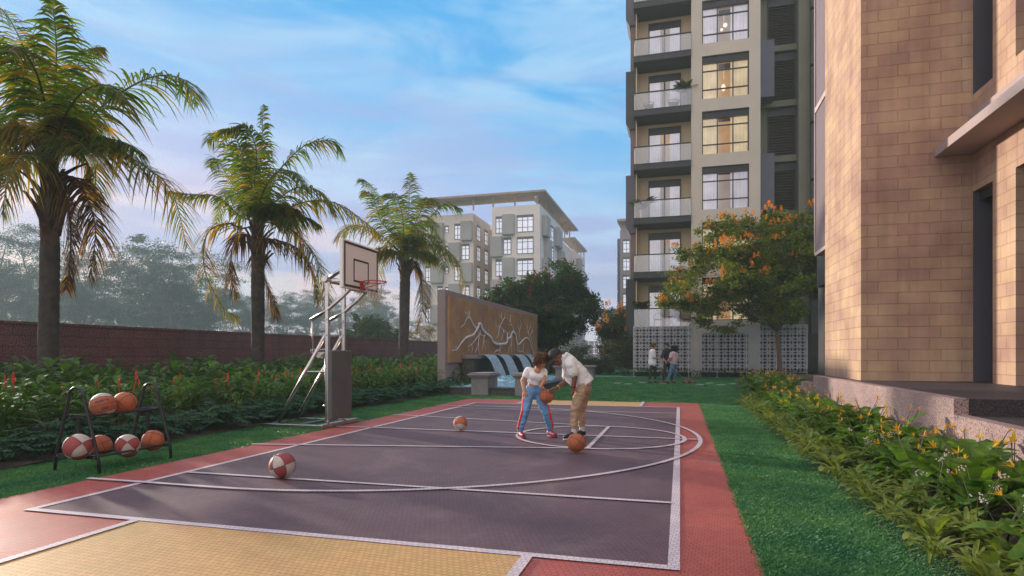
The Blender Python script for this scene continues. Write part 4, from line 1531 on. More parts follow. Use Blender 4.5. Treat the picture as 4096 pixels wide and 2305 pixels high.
for pts in [
    [(665, 215), (700, 270), (760, 300), (800, 270)], [(700, 280), (650, 350), (600, 410), (560, 440), (570, 500)], [(600, 410), (610, 470), (600, 525)],
    [(700, 280), (690, 370), (670, 460), (640, 520)], [(690, 380), (690, 470), (705, 545)], [(715, 270), (715, 230)], [(770, 290), (750, 370), (745, 490)], [(755, 380), (780, 470)], [(750, 350), (785, 385)],
    [(975, 430), (960, 480), (900, 510), (890, 540)], [(960, 490), (950, 550)], [(965, 490), (990, 550)], [(930, 480), (900, 500)],
    [(1060, 270), (1010, 220), (960, 180), (930, 190), (900, 110)], [(960, 190), (940, 300), (920, 330)], [(1010, 230), (1000, 300), (985, 350)], [(1010, 230), (1040, 300)], [(960, 180), (1000, 100), (960, 40), (950, -10)], [(1000, 100), (1030, 60), (1020, 10)], [(985, 60), (990, -20)],
    [(1120, 300), (1110, 400), (1080, 470), (1060, 550)], [(1110, 400), (1120, 520)], [(1110, 300), (1070, 240)], [(1150, 250), (1120, 170), (1090, 110), (1050, 70)], [(1100, 120), (1100, 30)], [(1120, 170), (1070, 150)],
    [(1185, 400), (1190, 480), (1220, 510), (1225, 550)], [(1220, 510), (1260, 490), (1275, 400)], [(1180, 400), (1215, 470), (1190, 520)], [(1225, 330), (1210, 220), (1180, 60)], [(1215, 240), (1240, 160), (1220, 90)], [(1210, 220), (1180, 180)],
    [(1350, 340), (1330, 260), (1300, 160), (1280, 80)], [(1330, 260), (1360, 180), (1365, 100)], [(1345, 300), (1380, 250), (1400, 260)], [(1340, 270), (1300, 250)], [(1370, 330), (1390, 430)], [(1260, 490), (1290, 540)], [(1320, 200), (1320, 130)], [(1385, 250), (1385, 200)],
]:
    m = MB()
    tr(pts, .032, .013, m)
    m.build('twig', M['branch'], br, smooth=True)

# ================================================================ basketball stand
hp = empty('basketball_stand', (-6, 9.65, 0), 'steel basketball stand with grey padding beside the left court edge', 'basketball hoop')
YN, YFa = 9.38, 9.92
m = MB()
m.box(-5.95, -5.85, 9.05, 10.27, .012, .085)
for y in (9.1, 10.12):
    m.box(-7.1, -5.952, y, y + .08, .012, .075)
m.box(-7.1, -7.02, 9.182, 10.118, .014, .07)
m.box(-6.5, -6.44, 9.182, 10.118, .014, .06)
m.build('base_frame', M['steel'], hp, bevel=.006)
for y in (YN, YFa):
    MB().box(-5.99, -5.925, y - .032, y + .032, .085, 2.60).build('upright', M['steel'], hp, bevel=.012)
    p0, p1 = onY(1305, 1348, y), onY(1147, 1701, y)
    MB().tube([(-6.0, y, 1.62), (-6.95, y, .075)], .034, 12).build('brace', M['steel'], hp, smooth=True)
    q = MB()
    q.tube([(-5.50, y, 2.42), (-5.95, y, 2.06), (-6.28, y, 1.90)] if y == YN else [(-5.50, y, 2.42), (-5.95, y, 2.06), (-6.28, y, 1.90)], .034, 12)
    q.build('lower_arm', M['steel'], hp, smooth=True)
    q = MB().tube([(-5.96, y, 2.60), (-5.5, y, 2.86)], .036, 12)
    q.build('upper_arm', M['steel'], hp, smooth=True)
    MB().box(-5.92, -5.5, y - .02, y + .02, 2.56, 2.60).build('cross_arm', M['steel'], hp)
    MB().tube([(-6.26, y, 1.90), (-6.26, y, 1.32)], .022, 10).build('rear_rod', M['steel'], hp, smooth=True)
MB().tube([(-5.96, YN - .10, 2.60), (-5.96, YFa + .06, 2.60)], .058, 18).build('hinge_tube', M['steel'], hp, bevel=.006)
MB().tube([(-5.50, YN - .02, 2.42), (-5.50, YFa + .02, 2.42)], .03, 12).build('hinge_bar', M['steel'], hp)
MB().tube([(-6.26, YN - .02, 1.36), (-6.26, YFa + .02, 1.36)], .026, 10).build('hinge_bar', M['steel'], hp)
MB().prism([(-6.30, YN, 1.33), (-6.0, YN, 1.33), (-6.14, YN, 1.22)], (0, YFa - YN, 0)).build('spring_plate', M['steel'], hp)
m = MB().tube([(-6.14, 9.6, 1.25), (-6.14, 9.6, .36)], .013, 8)
m.ell((-6.14, 9.6, .36), .035)
m.build('adjusting_rod', M['steel'], hp, smooth=True)
MB().tube([(-6.37, YN, .98), (-5.98, YN, .98)], .016, 8).build('cross_rod', M['steel'], hp)
MB().tube([(-6.37, YFa, .98), (-5.98, YFa, .98)], .016, 8).build('cross_rod', M['steel'], hp)
for z in (1.63, 1.9):
    for y in (YN - .036, YFa - .036):
        MB().tube([(-5.96, y - .012, z), (-5.96, y, z)], .022, 10).build('bolt', M['bolt'], hp)
MB().box(-5.915, -5.83, YN - .06, YFa + .07, .14, 1.36).build('pad', M['pad'], hp, bevel=.02)
bx_, by0, by1, bz0, bz1 = -5.45, 9.04, 10.28, 2.41, 3.24
bo = MB().box(bx_ - .06, bx_, by0, by1, bz0, bz1).build('backboard', M['board'], hp, bevel=.008)
m = MB()


def rect_line(m, y0, y1, z0, z1, t, x):
    m.box(x, x + .003, y0, y1, z0, z0 + t)
    m.box(x, x + .003, y0, y1, z1 - t, z1)
    m.box(x, x + .003, y0, y0 + t, z0 + t, z1 - t)
    m.box(x, x + .003, y1 - t, y1, z0 + t, z1 - t)


rect_line(m, by0 + .045, by1 - .02, bz0 + .03, bz1 - .03, .04, bx_ + .001)
rect_line(m, 9.39, 9.92, 2.55, 2.95, .032, bx_ + .001)
m.build('board_marking', M['board_l'], bo)
RC = Vector((-5.19, 9.66, 2.565))
m = MB()
m.tube([RC + Vector((.205 * math.cos(t), .205 * math.sin(t), 0)) for t in [i * 2 * PI / 40 for i in range(41)]], .010, 8, False)
ri = m.build('rim', M['rim'], hp, smooth=True)
m = MB().box(bx_ + .002, bx_ + .03, 9.60, 9.73, 2.42, 2.58)
m.tube([(bx_ + .03, 9.63, 2.46), RC + Vector((.0, -.19, -.01))], .008, 6)
m.tube([(bx_ + .03, 9.70, 2.46), RC + Vector((.0, .19, -.01))], .008, 6)
m.build('rim_bracket', M['rim'], hp)
m = MB()
nn = 12
ring = lambda lv, i: RC + Vector((math.cos((i + lv * .5) * 2 * PI / nn) * [.20, .165, .135, .112, .10][lv], math.sin((i + lv * .5) * 2 * PI / nn) * [.20, .165, .135, .112, .10][lv], [-.005, -.09, -.17, -.25, -.33][lv]))
for lv in range(4):
    for i in range(nn):
        m.tube([ring(lv, i), ring(lv + 1, i)], .0035, 4)
        m.tube([ring(lv, i), ring(lv + 1, i - 1)], .0035, 4)
m.build('net', M['net'], hp)

# ================================================================ basketballs
def ball_mesh(kind):
    nu, nv = 96, 48
    vs, fs, mi = [], [], []
    for j in range(nv + 1):
        for i in range(nu):
            ph, th = PI * j / nv, 2 * PI * i / nu
            vs.append((math.sin(ph) * math.cos(th), math.sin(ph) * math.sin(th), math.cos(ph)))
    for j in range(nv):
        for i in range(nu):
            f = (j * nu + i, (j + 1) * nu + i, (j + 1) * nu + (i + 1) % nu, j * nu + (i + 1) % nu)
            fs.append(f)
            c = sum((Vector(vs[q]) for q in f), Vector()) / 4
            a = side(c)
            if kind == 0:
                mi.append(0)
            elif kind == 1:
                s_ = (c.x > 0) ^ (c.z > 0) ^ a
                mi.append(1 if s_ else 2)
            else:
                mi.append(2 if a else 0)
    me = bpy.data.meshes.new('basketball')
    me.from_pydata(vs, [], fs)
    for k in ('ball', 'ball_r', 'ball_w'):
        me.materials.append(M[k])
    me.polygons.foreach_set('material_index', mi)
    me.polygons.foreach_set('use_smooth', [True] * len(fs))
    return me


def side(c):
    """inside one of the two lens-shaped side panels around +Y and -Y"""
    c = c.normalized()
    return abs(c.y) > .40 + .28 * abs(c.z) ** 2


SEAM = None


def seam_mesh():
    m = MB()
    N_ = 72
    for f in (lambda t: Vector((math.cos(t), math.sin(t), 0)), lambda t: Vector((0, math.cos(t), math.sin(t)))):
        m.tube([f(i * 2 * PI / N_) * 1.003 for i in range(N_ + 1)], .02, 5, False)
    for s_ in (-1, 1):
        P = []
        for i in range(N_ + 1):
            t = i * 2 * PI / N_
            # edge of the side panel
            z = math.cos(t) * .8
            y = .40 + .28 * z * z
            xx = 1 - z * z - y * y
            P.append(Vector((math.copysign(math.sqrt(max(xx, 0)), math.sin(t)), s_ * y, z)))
        lo, hi = [], []
        zs = 0
        # solve where x runs out: |y| = .4+.28z^2 and y^2+z^2 = 1
        a = 0.0
        for q in range(1000):
            z = q / 1000
            if (.4 + .28 * z * z) ** 2 + z * z < 1:
                zs = z
        P = []
        for i in range(N_ + 1):
            t = i * 2 * PI / N_
            z = zs * math.cos(t)
            y = .40 + .28 * z * z
            P.append(Vector((math.copysign(math.sqrt(max(1 - z * z - y * y, 0)), math.sin(t)), s_ * y, z)).normalized() * 1.003)
        m.tube(P, .02, 5, False)
    me = bpy.data.meshes.new('seam')
    me.from_pydata(m.v, [], m.f)
    me.materials.append(M['seam'])
    me.polygons.foreach_set('use_smooth', [True] * len(m.f))
    return me


BM = [ball_mesh(0), ball_mesh(1), ball_mesh(2)]
SEAM = seam_mesh()


def ball(c, r, kind, rot, label, group=None):
    o = bpy.data.objects.new('basketball', BM[kind])
    COL.objects.link(o)
    o.location = c
    o.scale = (r, r, r)
    o.rotation_euler = [R(a) for a in rot]
    tag(o, label, 'basketball', group)
    s_ = bpy.data.objects.new('seam', SEAM)
    COL.objects.link(s_)
    s_.parent = o
    return o


zc = zl
gp = 'basketballs around the court'
p = gnd(1129, 1921)
ball((p.x, p.y, .131 + zc), .131, 1, (20, 70, 15), 'red and cream panelled ball lying alone on the near court lines', gp)
p = gnd(1841, 1727)
ball((p.x, p.y, .119 + zc), .119, 1, (60, 20, 60), 'small pale and orange ball on the far left of the court', gp)
bpy.data.objects['basketball.001'].data = BM[2]
p = gnd(2305, 1817)
ball((p.x, p.y, .122 + zc + .008), .122, 0, (-20, 35, 20), 'orange ball on the court in front of the black shoe', gp)
HB = at(2186, 1585, 9.2)
HELD = ball(HB, .108, 0, (90, 0, 14), 'dark orange ball held between the two bending players', gp)

# rack
rk = empty('ball_rack', (-6.3, 5.55, 0), 'black two tier ball rack on the grass strip at left', 'rack')


def legframe(y, inn):
    for (x0, xt) in ((-6.61, -6.40), (-5.99, -6.20)):
        pass
    P = [(-6.62, y, 0), (-6.60, y, .19), (-6.42, y, .80)]
    for i in range(9):
        t = PI - PI * i / 8
        P.append((-6.31 + .11 * math.cos(t), y, .83 + .10 * math.sin(t)))
    P += [(-6.20, y, .80), (-6.01, y, .19), (-5.99, y, 0)]
    MB().tube(P, .017, 10).build('leg_frame', M['rack'], rk, smooth=True)
    MB().box(-6.595, -6.015, y - .012, y + .012, .165, .205).build('cross_bar', M['rack'], rk)
    MB().box(-6.44, -6.19, y + .012, y + .03, .60, .635).build('cross_bar', M['rack'], rk)
    MB().box(-6.35, -6.31, y + .03 * inn, y + .03 * inn + .02, .205, .60).build('upright', M['rack'], rk)
    for x in (-6.57, -6.05):
        MB().tube([(x, y - .018, .185), (x, y - .010, .185)], .008, 8).build('bolt', M['bolt'], rk)


legframe(5.08, 1)
legframe(6.03, -1)
for (x, z, r_) in ((-6.50, .19, .012), (-6.06, .19, .012), (-6.28, .19, .012), (-6.40, .62, .013), (-6.225, .62, .013)):
    MB().tube([(x, 5.08, z), (x, 6.03, z)], r_, 8).build('shelf_rail', M['rack'], rk)
gr = 'basketballs on the rack'
B_ = lambda px, py, x, r_, k, rot, lab: ball(onX(px, py, x), r_, k, rot, lab, gr)
B_(312, 1788, -6.17, .137, 1, (30, -30, 80), 'red and cream ball at the left end of the lower rack tier')
B_(399, 1784, -6.39, .125, 0, (10, 60, 20), 'orange ball behind the front rack leg on the lower tier')
B_(510, 1784, -6.17, .132, 1, (20, -40, 70), 'red and cream ball in the middle of the lower rack tier')
B_(612, 1762, -6.17, .125, 0, (70, 10, 30), 'orange ball at the right end of the lower rack tier')
lb = B_(413, 1620, -6.312, .135, 2, (0, 0, 0), 'cream and orange printed ball on the upper rack tier')
B_(499, 1612, -6.312, .128, 0, (40, 40, 10), 'plain orange ball next to the printed ball on the upper rack tier')


def ball_text(ball_o, txt, size, el, az0, wide=1.0, spacing=1.0):
    """print lying on the ball's surface, built in the ball's own frame (unit sphere); faces the camera side"""
    cu = bpy.data.curves.new('print', 'FONT')
    cu.body = txt
    cu.size = size
    cu.align_x = 'CENTER'
    cu.align_y = 'CENTER'
    cu.offset = .012
    cu.space_character = spacing
    tmp = bpy.data.objects.new('tmp', cu)
    COL.objects.link(tmp)
    dg = bpy.context.evaluated_depsgraph_get()
    me = bpy.data.meshes.new_from_object(tmp.evaluated_get(dg))
    bpy.data.objects.remove(tmp)
    import bmesh
    bm = bmesh.new()
    bm.from_mesh(me)
    bmesh.ops.triangulate(bm, faces=bm.faces[:])
    for _ in range(3):
        bmesh.ops.subdivide_edges(bm, edges=[e_ for e_ in bm.edges if e_.calc_length() > .03], cuts=1)
        bmesh.ops.triangulate(bm, faces=bm.faces[:])
    bm.to_mesh(me)
    bm.free()
    for v in me.vertices:
        th = az0 + v.co.x * wide
        ph = el + v.co.y
        v.co = Vector((math.cos(ph) * math.sin(th), -math.cos(ph) * math.cos(th), math.sin(ph))) * 1.006
    me.materials.clear()
    me.materials.append(M['ink'])
    o = bpy.data.objects.new('print', me)
    COL.objects.link(o)
    o.parent = ball_o
    return o


# the printed ball: its panel turned to the viewer and rolled a little
dirc = (Vector((0, 0, CAMH)) - Vector(lb.location)).normalized()
yaw_ = math.atan2(dirc.x, -dirc.y)
lb.rotation_euler = (R(-8), R(-14), yaw_)
ball_text(lb, 'molten', .33, .30, 0, 1.15)
ball_text(lb, '3X3', .27, -.38, .05, 1.15)


def band_ball(o):
    """cream cap panels above and below an orange middle band"""
    me = o.data.copy()
    mi = []
    for p_ in me.polygons:
        c = p_.center
        mi.append(2 if abs(c.z) > .66 - .16 * abs(c.x) else 0)
    me.polygons.foreach_set('material_index', mi)
    o.data = me


band_ball(lb)
sm = MB()
for s_ in (-1, 1):
    P = []
    for i in range(73):
        t = i * 2 * PI / 72
        z = .66 - .16 * abs(math.cos(t)) * .75
        rr_ = math.sqrt(1 - z * z)
        P.append(Vector((rr_ * math.cos(t), rr_ * math.sin(t), s_ * z)) * 1.003)
    sm.tube(P, .018, 5, False)
sm.tube([Vector((math.cos(i * 2 * PI / 72), math.sin(i * 2 * PI / 72), 0)) * 1.003 for i in range(73)], .018, 5, False)
me = bpy.data.meshes.new('seam')
me.from_pydata(sm.v, [], sm.f)
me.materials.append(M['seam'])
[c for c in lb.children if c.name.startswith('seam')][0].data = me

# ================================================================ foliage helpers
def np_mesh(name, V, F, mat, parent=None, mi=None):
    """V (n,3), F (m,4) numpy"""
    me = bpy.data.meshes.new(name)
    n, k = F.shape
    me.vertices.add(len(V))
    me.vertices.foreach_set('co', V.astype(np.float32).ravel())
    me.loops.add(n * k)
    me.loops.foreach_set('vertex_index', F.astype(np.int32).ravel())
    me.polygons.add(n)
    me.polygons.foreach_set('loop_start', np.arange(0, n * k, k, dtype=np.int32))
    me.polygons.foreach_set('loop_total', np.full(n, k, dtype=np.int32))
    for m in (mat if isinstance(mat, (list, tuple)) else [mat]):
        me.materials.append(m)
    if mi is not None:
        me.polygons.foreach_set('material_index', mi.astype(np.int32))
    me.update(calc_edges=True)
    o = bpy.data.objects.new(name, me)
    COL.objects.link(o)
    if parent is not None:
        o.parent = parent
    return o


def leaf_cloud(C, size, rs, elong=1.8, up=0.3, outdir=None):
    """one pointed leaf (two triangles' worth of quad, folded) per centre"""
    n = len(C)
    d = rs.normal(size=(n, 3))
    if outdir is not None:
        d = d * .7 + outdir
    d[:, 2] *= .7
    d /= np.linalg.norm(d, axis=1)[:, None]
    u = rs.normal(size=(n, 3))
    u[:, 2] += up * 3
    s = np.cross(d, u)
    s /= np.linalg.norm(s, axis=1)[:, None] + 1e-9
    L_ = size * rs.uniform(.6, 1.35, n)[:, None]
    w_ = L_ / elong / 2
    a = C - d * L_ / 2
    b = C + s * w_ - d * L_ * .05
    c = C + d * L_ / 2
    e = C - s * w_ - d * L_ * .05
    V = np.stack([a, b, c, e], 1).reshape(-1, 3)
    F = np.arange(n * 4).reshape(n, 4)
    return V, F


def limb(m, a, b, r0, r1, rg, sag=0.0, n=6, seg=6):
    a, b = Vector(a), Vector(b)
    d = b - a
    mid = a.lerp(b, .5) + Vector((rg.uniform(-1, 1), rg.uniform(-1, 1), rg.uniform(-.5, 1) + sag)) * d.length * .12
    C = bez([a, mid, b], n)
    m.tube(C, [r0 + (r1 - r0) * i / n for i in range(n + 1)], seg)
    return C


def make_tree(name, seed, label, cat, H, rx, ry, z0, z1, trunk_r, fork, bark, fol, nleaf, lsize, nclump, clr=.5, group=None, flowers=None, lean=(0, 0), nmain=5, flat=.6, shell=.55, fcount=50, fmat=None, gap=0.0, multi=1, elong=1.8):
    """tapered trunk, limbs reaching to leaf clumps inside an uneven ellipsoid between z0 and z1; origin at the foot"""
    rg = random.Random(seed)
    rs = np.random.RandomState(seed)
    e = empty(name, (0, 0, 0), label, cat, group)
    t = MB()
    nodes = []
    zc_ = (z0 + z1) / 2
    for q in range(multi):
        ox, oy = (0, 0) if multi == 1 else (rg.uniform(-.25, .25), rg.uniform(-.2, .2))
        top = Vector((lean[0] * .2 + ox * 3, lean[1] * .2 + oy * 3, fork))
        tr_ = bez([(ox, oy, -.05), (ox + lean[0] * .08 + rg.uniform(-.05, .05), oy + lean[1] * .3, fork * .5), top], 8)
        r_ = trunk_r / math.sqrt(multi)
        t.tube(tr_, [r_ * (1.35 if i == 0 else 1) * (1 - .35 * i / 8) for i in range(9)], 10)
        for i in range(nmain // multi + (multi > 1)):
            a = 2 * PI * (i + rg.uniform(-.3, .3)) / max(1, nmain // multi) + q
            rr_ = rg.uniform(.35, .62)
            end = Vector((lean[0] + rx * rr_ * math.cos(a), lean[1] + ry * rr_ * math.sin(a), z0 + (z1 - z0) * rg.uniform(.35, .75)))
            C = limb(t, top, end, r_ * .55, r_ * .2, rg, -.3, 8, 7)
            nodes += C[2:]
        C = limb(t, top, (lean[0], lean[1], z0 + (z1 - z0) * .85), r_ * .55, r_ * .12, rg, 0, 8, 7)
        nodes += C[2:]
    cl = []
    tries = 0
    while len(cl) < nclump and tries < 9000:
        tries += 1
        v = Vector((rg.gauss(0, 1), rg.gauss(0, 1), rg.gauss(0, 1))).normalized()
        q = rg.random() ** .35
        q = shell + (1 - shell) * q if rg.random() < .75 else rg.random()
        lob = 1 + .16 * math.sin(3 * math.atan2(v.y, v.x) + seed) + .12 * math.sin(5 * v.z + seed * 2) + rg.uniform(-.10, .10)
        p = Vector((v.x * rx * q * lob + lean[0], v.y * ry * q * lob + lean[1], zc_ + v.z * (z1 - z0) / 2 * q * lob))
        if p.z < z0 - .1:
            continue
        cl.append(p)
    for p in cl:
        nd = min(nodes, key=lambda a: (a - p).length + (2.0 if a.z > p.z + .3 else 0))
        limb(t, nd, p, trunk_r * .10, trunk_r * .02, rg, .2, 4, 4)
    t.build('trunk', bark, e, smooth=True)
    per = nleaf // len(cl)
    Cs = []
    outs = []
    for p in cl:
        s_ = clr * rg.uniform(.6, 1.3)
        c = rs.normal(size=(per, 3)) * np.array([s_, s_, s_ * flat]) * .55
        sub = rs.normal(size=(6, 3)) * np.array([s_, s_, s_ * flat]) * .6
        c = c * .6 + sub[rs.randint(0, 6, per)]
        Cs.append(c + np.array(p))
    Cs = np.concatenate(Cs)
    V, F = leaf_cloud(Cs, lsize, rs, elong)
    np_mesh('crown', V, F, fol, e)
    if flowers:
        tops = sorted(cl, key=lambda p: -(p.z - z0) / (z1 - z0) - .8 * ((p.x - lean[0]) / rx) * flowers[0] - .5 * abs(p.y < lean[1]) - rg.random() * .5)[:fcount]
        FC = []
        for p in tops:
            base = Vector(p) + Vector((0, -.1, clr * .35)) + (Vector(p) - Vector((lean[0], lean[1], zc_))).normalized() * clr * .55
            for q in range(flowers[2]):
                b = base + Vector((rg.gauss(0, .16), rg.gauss(0, .16), rg.gauss(0, .1)))
                hh = flowers[1] * rg.uniform(.7, 1.3)
                n_ = 34
                zz = rs.rand(n_)
                rad = (1 - zz * .8) * .33 * hh
                th = rs.rand(n_) * 2 * PI
                FC.append(np.stack([b.x + rad * np.cos(th), b.y + rad * np.sin(th), b.z + zz * hh], 1))
        FC = np.concatenate(FC)
        V, F = leaf_cloud(FC, flowers[3], rs, 1.2)
        np_mesh('blossom', V, F, fmat, e)
    return e


def place(o, x, y, z=0, rz=0, s=1.0, label=None):
    o.location = (x, y, z)
    o.rotation_euler = (0, 0, rz)
    o.scale = (s, s, s) if isinstance(s, (int, float)) else s
    if label:
        o['label'] = label
    return o


# --- orange blossom tree
p = gnd(3080, 1522)
o = make_tree('flowering_tree', 11, 'large green tree covered in orange blossom in front of the apartment block', 'tree', 7.6, 3.75, 2.6, 2.55, 7.5, .13, 2.35, M['bark'], M['fol_o'], 80000, .13, 120, .60, None, (-1.0, .22, 4, .072), (-.85, 0), 7, .6, .6, 55, M['orange'])
place(o, p.x + .42, 31.3)
# --- dark tree with red flowers
d_ = 40
p = at(2180, 1415, d_)
o = make_tree('flowering_tree', 23, 'dark broad tree with small red flowers rising behind the fountain wall', 'tree', 7, 3.35, 2.8, 1.9, 6.75, .17, 1.2, M['bark_g'], M['fol'], 70000, .19, 105, .62, None, (-.6, .22, 1, .12), (0, 0), 6, .7, .5, 42, M['redf'], multi=3)
place(o, p.x, p.y)
# --- small orange tree
p = at(2462, 1415, 43)
o = make_tree('flowering_tree', 31, 'small orange blossom tree left of the tall apartment block', 'tree', 4.6, 1.5, 1.3, .5, 4.5, .07, .5, M['bark_g'], M['fol_s'], 24000, .13, 50, .5, None, (-.3, .3, 3, .10), (0, 0), 5, .7, .5, 26, M['orange'], multi=2)
place(o, p.x, p.y)
# --- olive bushes
for i, (px_, dd, sx, h, lab) in enumerate([
    (2285, 44, 1.5, 2.3, 'wispy grey green bush left of the far lattice screen'), (2385, 38, 1.3, 1.0, 'low grey green bush below the far lattice screen'),
    (2500, 39, 1.4, 2.3, 'bamboo like bush at the left edge of the white lattice screen'), (2200, 41.5, 1.2, 1.3, 'dark low bush at the end of the fountain wall'),
]):
    p = at(px_, 1415, dd)
    o = make_tree('garden_bush', 50 + i, lab, 'bush', h, sx, sx * .8, .05, h, .04, .2, M['bark_g'], M['fol_s'] if i < 3 else M['fol'], 7000, .13, 34, .42, None, None, (0, 0), 5, .8, .3, multi=3, elong=3)
    place(o, p.x, p.y)
# --- tree behind the wall, near the stand
p = at(1478, 1415, 52)
o = make_tree('round_tree', 61, 'small dark round crowned tree beyond the wall, seen right of the basketball stand', 'tree', 4.6, 2.15, 1.9, 1.6, 4.45, .12, 1.3, M['bark_g'], M['fol'], 13000, .20, 50, .5, None, None, (0, 0), 5, .7, .5)
place(o, p.x, p.y)
p = at(1680, 1415, 60)
o = make_tree('pale_bush', 62, 'pale straw coloured bush just left of the fountain wall', 'bush', 3.5, 2.2, 1.6, .2, 3.6, .08, .4, M['bark_g'], M['fol_y'], 8000, .16, 36, .5, None, None, (0, 0), 5, .7, .3, multi=2)
place(o, p.x, p.y)

# --- far hazy trees: three meshes, many trees
protos = []
gname = 'hazy trees beyond the boundary wall'
for i, (sd_, rx, z0, z1, fk) in enumerate([(71, 4.6, 2.2, 13.0, 3.0), (72, 6.0, 1.8, 10.5, 2.2), (75, 4.2, 3.0, 12.0, 4.0)]):
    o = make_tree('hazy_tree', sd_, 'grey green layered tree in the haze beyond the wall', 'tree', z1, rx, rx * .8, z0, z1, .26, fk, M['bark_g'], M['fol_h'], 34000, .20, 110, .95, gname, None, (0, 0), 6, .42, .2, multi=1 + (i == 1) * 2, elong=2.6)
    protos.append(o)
far = [
    # px, depth, proto, scale, label
    (30, 62, 0, 1.08, 'tallest hazy tree at the far left edge behind the first palm'),
    (150, 74, 1, .95, 'broad hazy tree low behind the first palm trunk'),
    (330, 66, 0, .90, 'hazy tree just right of the first palm trunk'),
    (455, 78, 1, .92, 'hazy spreading tree between the first palm and the tall feathery one'),
    (690, 63, 1, 1.16, 'wide feathery hazy tree midway between the first and second palms'),
    (640, 74, 0, 1.02, 'tall thin hazy tree behind the wide feathery one'),
    (830, 72, 1, .80, 'low hazy tree close left of the second palm trunk'),
    (980, 82, 2, .72, 'small hazy tree directly behind the second palm trunk'),
    (1120, 84, 1, .86, 'low hazy tree right of the second palm trunk'),
    (1250, 92, 0, .80, 'hazy tree seen behind the steel stand arms'),
    (1385, 95, 1, .84, 'pale hazy tree under the backboard'),
    (1500, 90, 2, .86, 'pale slender hazy tree right of the rim and net'),
    (1590, 98, 1, .70, 'pale hazy tree behind the third palm trunk'),
    (-120, 70, 1, 1.1, 'hazy tree cut by the left picture edge'),
    (230, 88, 2, 1.0, 'small faint hazy tree between two nearer ones at left'),
    (560, 92, 1, .9, 'faint low hazy tree far back between the palms'),
    (780, 96, 1, .9, 'faint low hazy tree behind the feathery tree'),
]
used = set()
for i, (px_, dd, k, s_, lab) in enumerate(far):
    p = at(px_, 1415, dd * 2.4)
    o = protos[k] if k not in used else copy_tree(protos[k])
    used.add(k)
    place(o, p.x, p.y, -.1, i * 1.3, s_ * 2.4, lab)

# --- fan palms in the gap
def fan_palm(px_, dd, h, lab, seed):
    p = at(px_, 1415, dd)
    e = empty('fan_palm', (p.x, p.y, 0), lab, 'palm', 'distant fan palms')
    MB().tube([(p.x, p.y, 0), (p.x + .05, p.y, h * .5), (p.x, p.y, h)], [.2, .16, .15], 10).build('trunk', M['bark_g'], e, smooth=True)
    rg = random.Random(seed)
    m = MB()
    for i in range(26):
        a, el = rg.uniform(0, 2 * PI), rg.uniform(-.5, 1.35)
        d = Vector((math.cos(a) * math.cos(el), math.sin(a) * math.cos(el), math.sin(el)))
        hub = Vector((p.x, p.y, h)) + d * .9
        m.tube([(p.x, p.y, h), hub], .015, 4)
        s_ = d.cross(Vector((0, 0, 1))).normalized()
        for q in range(13):
            t = (q / 12 - .5) * 2.6
            dd_ = (d * math.cos(t) + s_ * math.sin(t)).normalized()
            tip = hub + dd_ * .62 + Vector((0, 0, -.08))
            w_ = dd_.cross(d).normalized() if abs(t) > .05 else s_
            n_ = s_ * math.cos(t) * .03 - d * math.sin(t) * .03
            m.quad(hub, hub + dd_ * .35 + n_, tip, hub + dd_ * .35 - n_)
    m.build('crown', M['fol_h'], e)


fan_palm(2418, 58, 4.3, 'distant fan palm in the gap, taller of the two', 1)
fan_palm(2462, 62, 3.7, 'lower distant fan palm partly behind the small orange tree', 2)

# ================================================================ big palms
def frond(name, P, llen, parent, mats, seed, n=46, hang=.45, brown=0.0, wl=.026):
    rg = random.Random(seed)
    C = bez(P, 34)
    rm = MB()
    rm.tube(C, [.030 * (1 - .85 * i / 34) + .003 for i in range(35)], 6)
    tot = len(C) - 1
    m = MB()
    up = Vector((0, 0, 1))
    for i in range(n):
        t = .16 + .84 * i / (n - 1)
        f = t * tot
        k = min(int(f), tot - 1)
        p0 = C[k].lerp(C[k + 1], f - k)
        tg = (C[k + 1] - C[k]).normalized()
        s_ = tg.cross(up)
        if s_.length < .15:
            s_ = tg.cross(Vector((0.3, 1, 0)))
        s_.normalize()
        nn = s_.cross(tg).normalized()
        prof = math.sin(PI * min(1, (.10 + .90 * t)) ** .8) ** .6 * .9 + .12
        for sg in (-1, 1):
            if rg.random() < .04:
                continue
            l_ = llen * (1.6 if brown < .25 or hang > .6 else 1.8) * prof * rg.uniform(.8, 1.12)
            dirv = (s_ * sg * rg.uniform(.7, 1.0) + tg * (.35 + .55 * t) * rg.uniform(.7, 1.2) + nn * rg.uniform(-.15, .45)).normalized()
            wv = tg * wl * rg.uniform(.8, 1.2)
            pts = []
            hg = hang * rg.uniform(.7, 1.7)
            for q in range(5):
                u = q / 4
                pts.append(p0 + dirv * l_ * u * (1 - .15 * hg * u) + Vector((0, 0, -1)) * l_ * hg * u ** 2.0)
            wds = (.5, 1, .95, .65, .06)
            mi = 0
            r_ = rg.random()
            if r_ < brown:
                mi = 1
            o = len(m.v)
            for q in range(5):
                m.v.append(tuple(pts[q] - wv * wds[q]))
                m.v.append(tuple(pts[q] + wv * wds[q]))
            for q in range(4):
                m.f.append((o + 2 * q, o + 2 * q + 1, o + 2 * q + 3, o + 2 * q + 2))
                m.mi.append(mi)
    fo = m.build(name, mats, parent)
    rr_ = rm.build('rib', M['rachis'] if mats[0] is not M['palm_d'] else M['boot'], None, smooth=True)
    rr_.parent = fo
    return fo


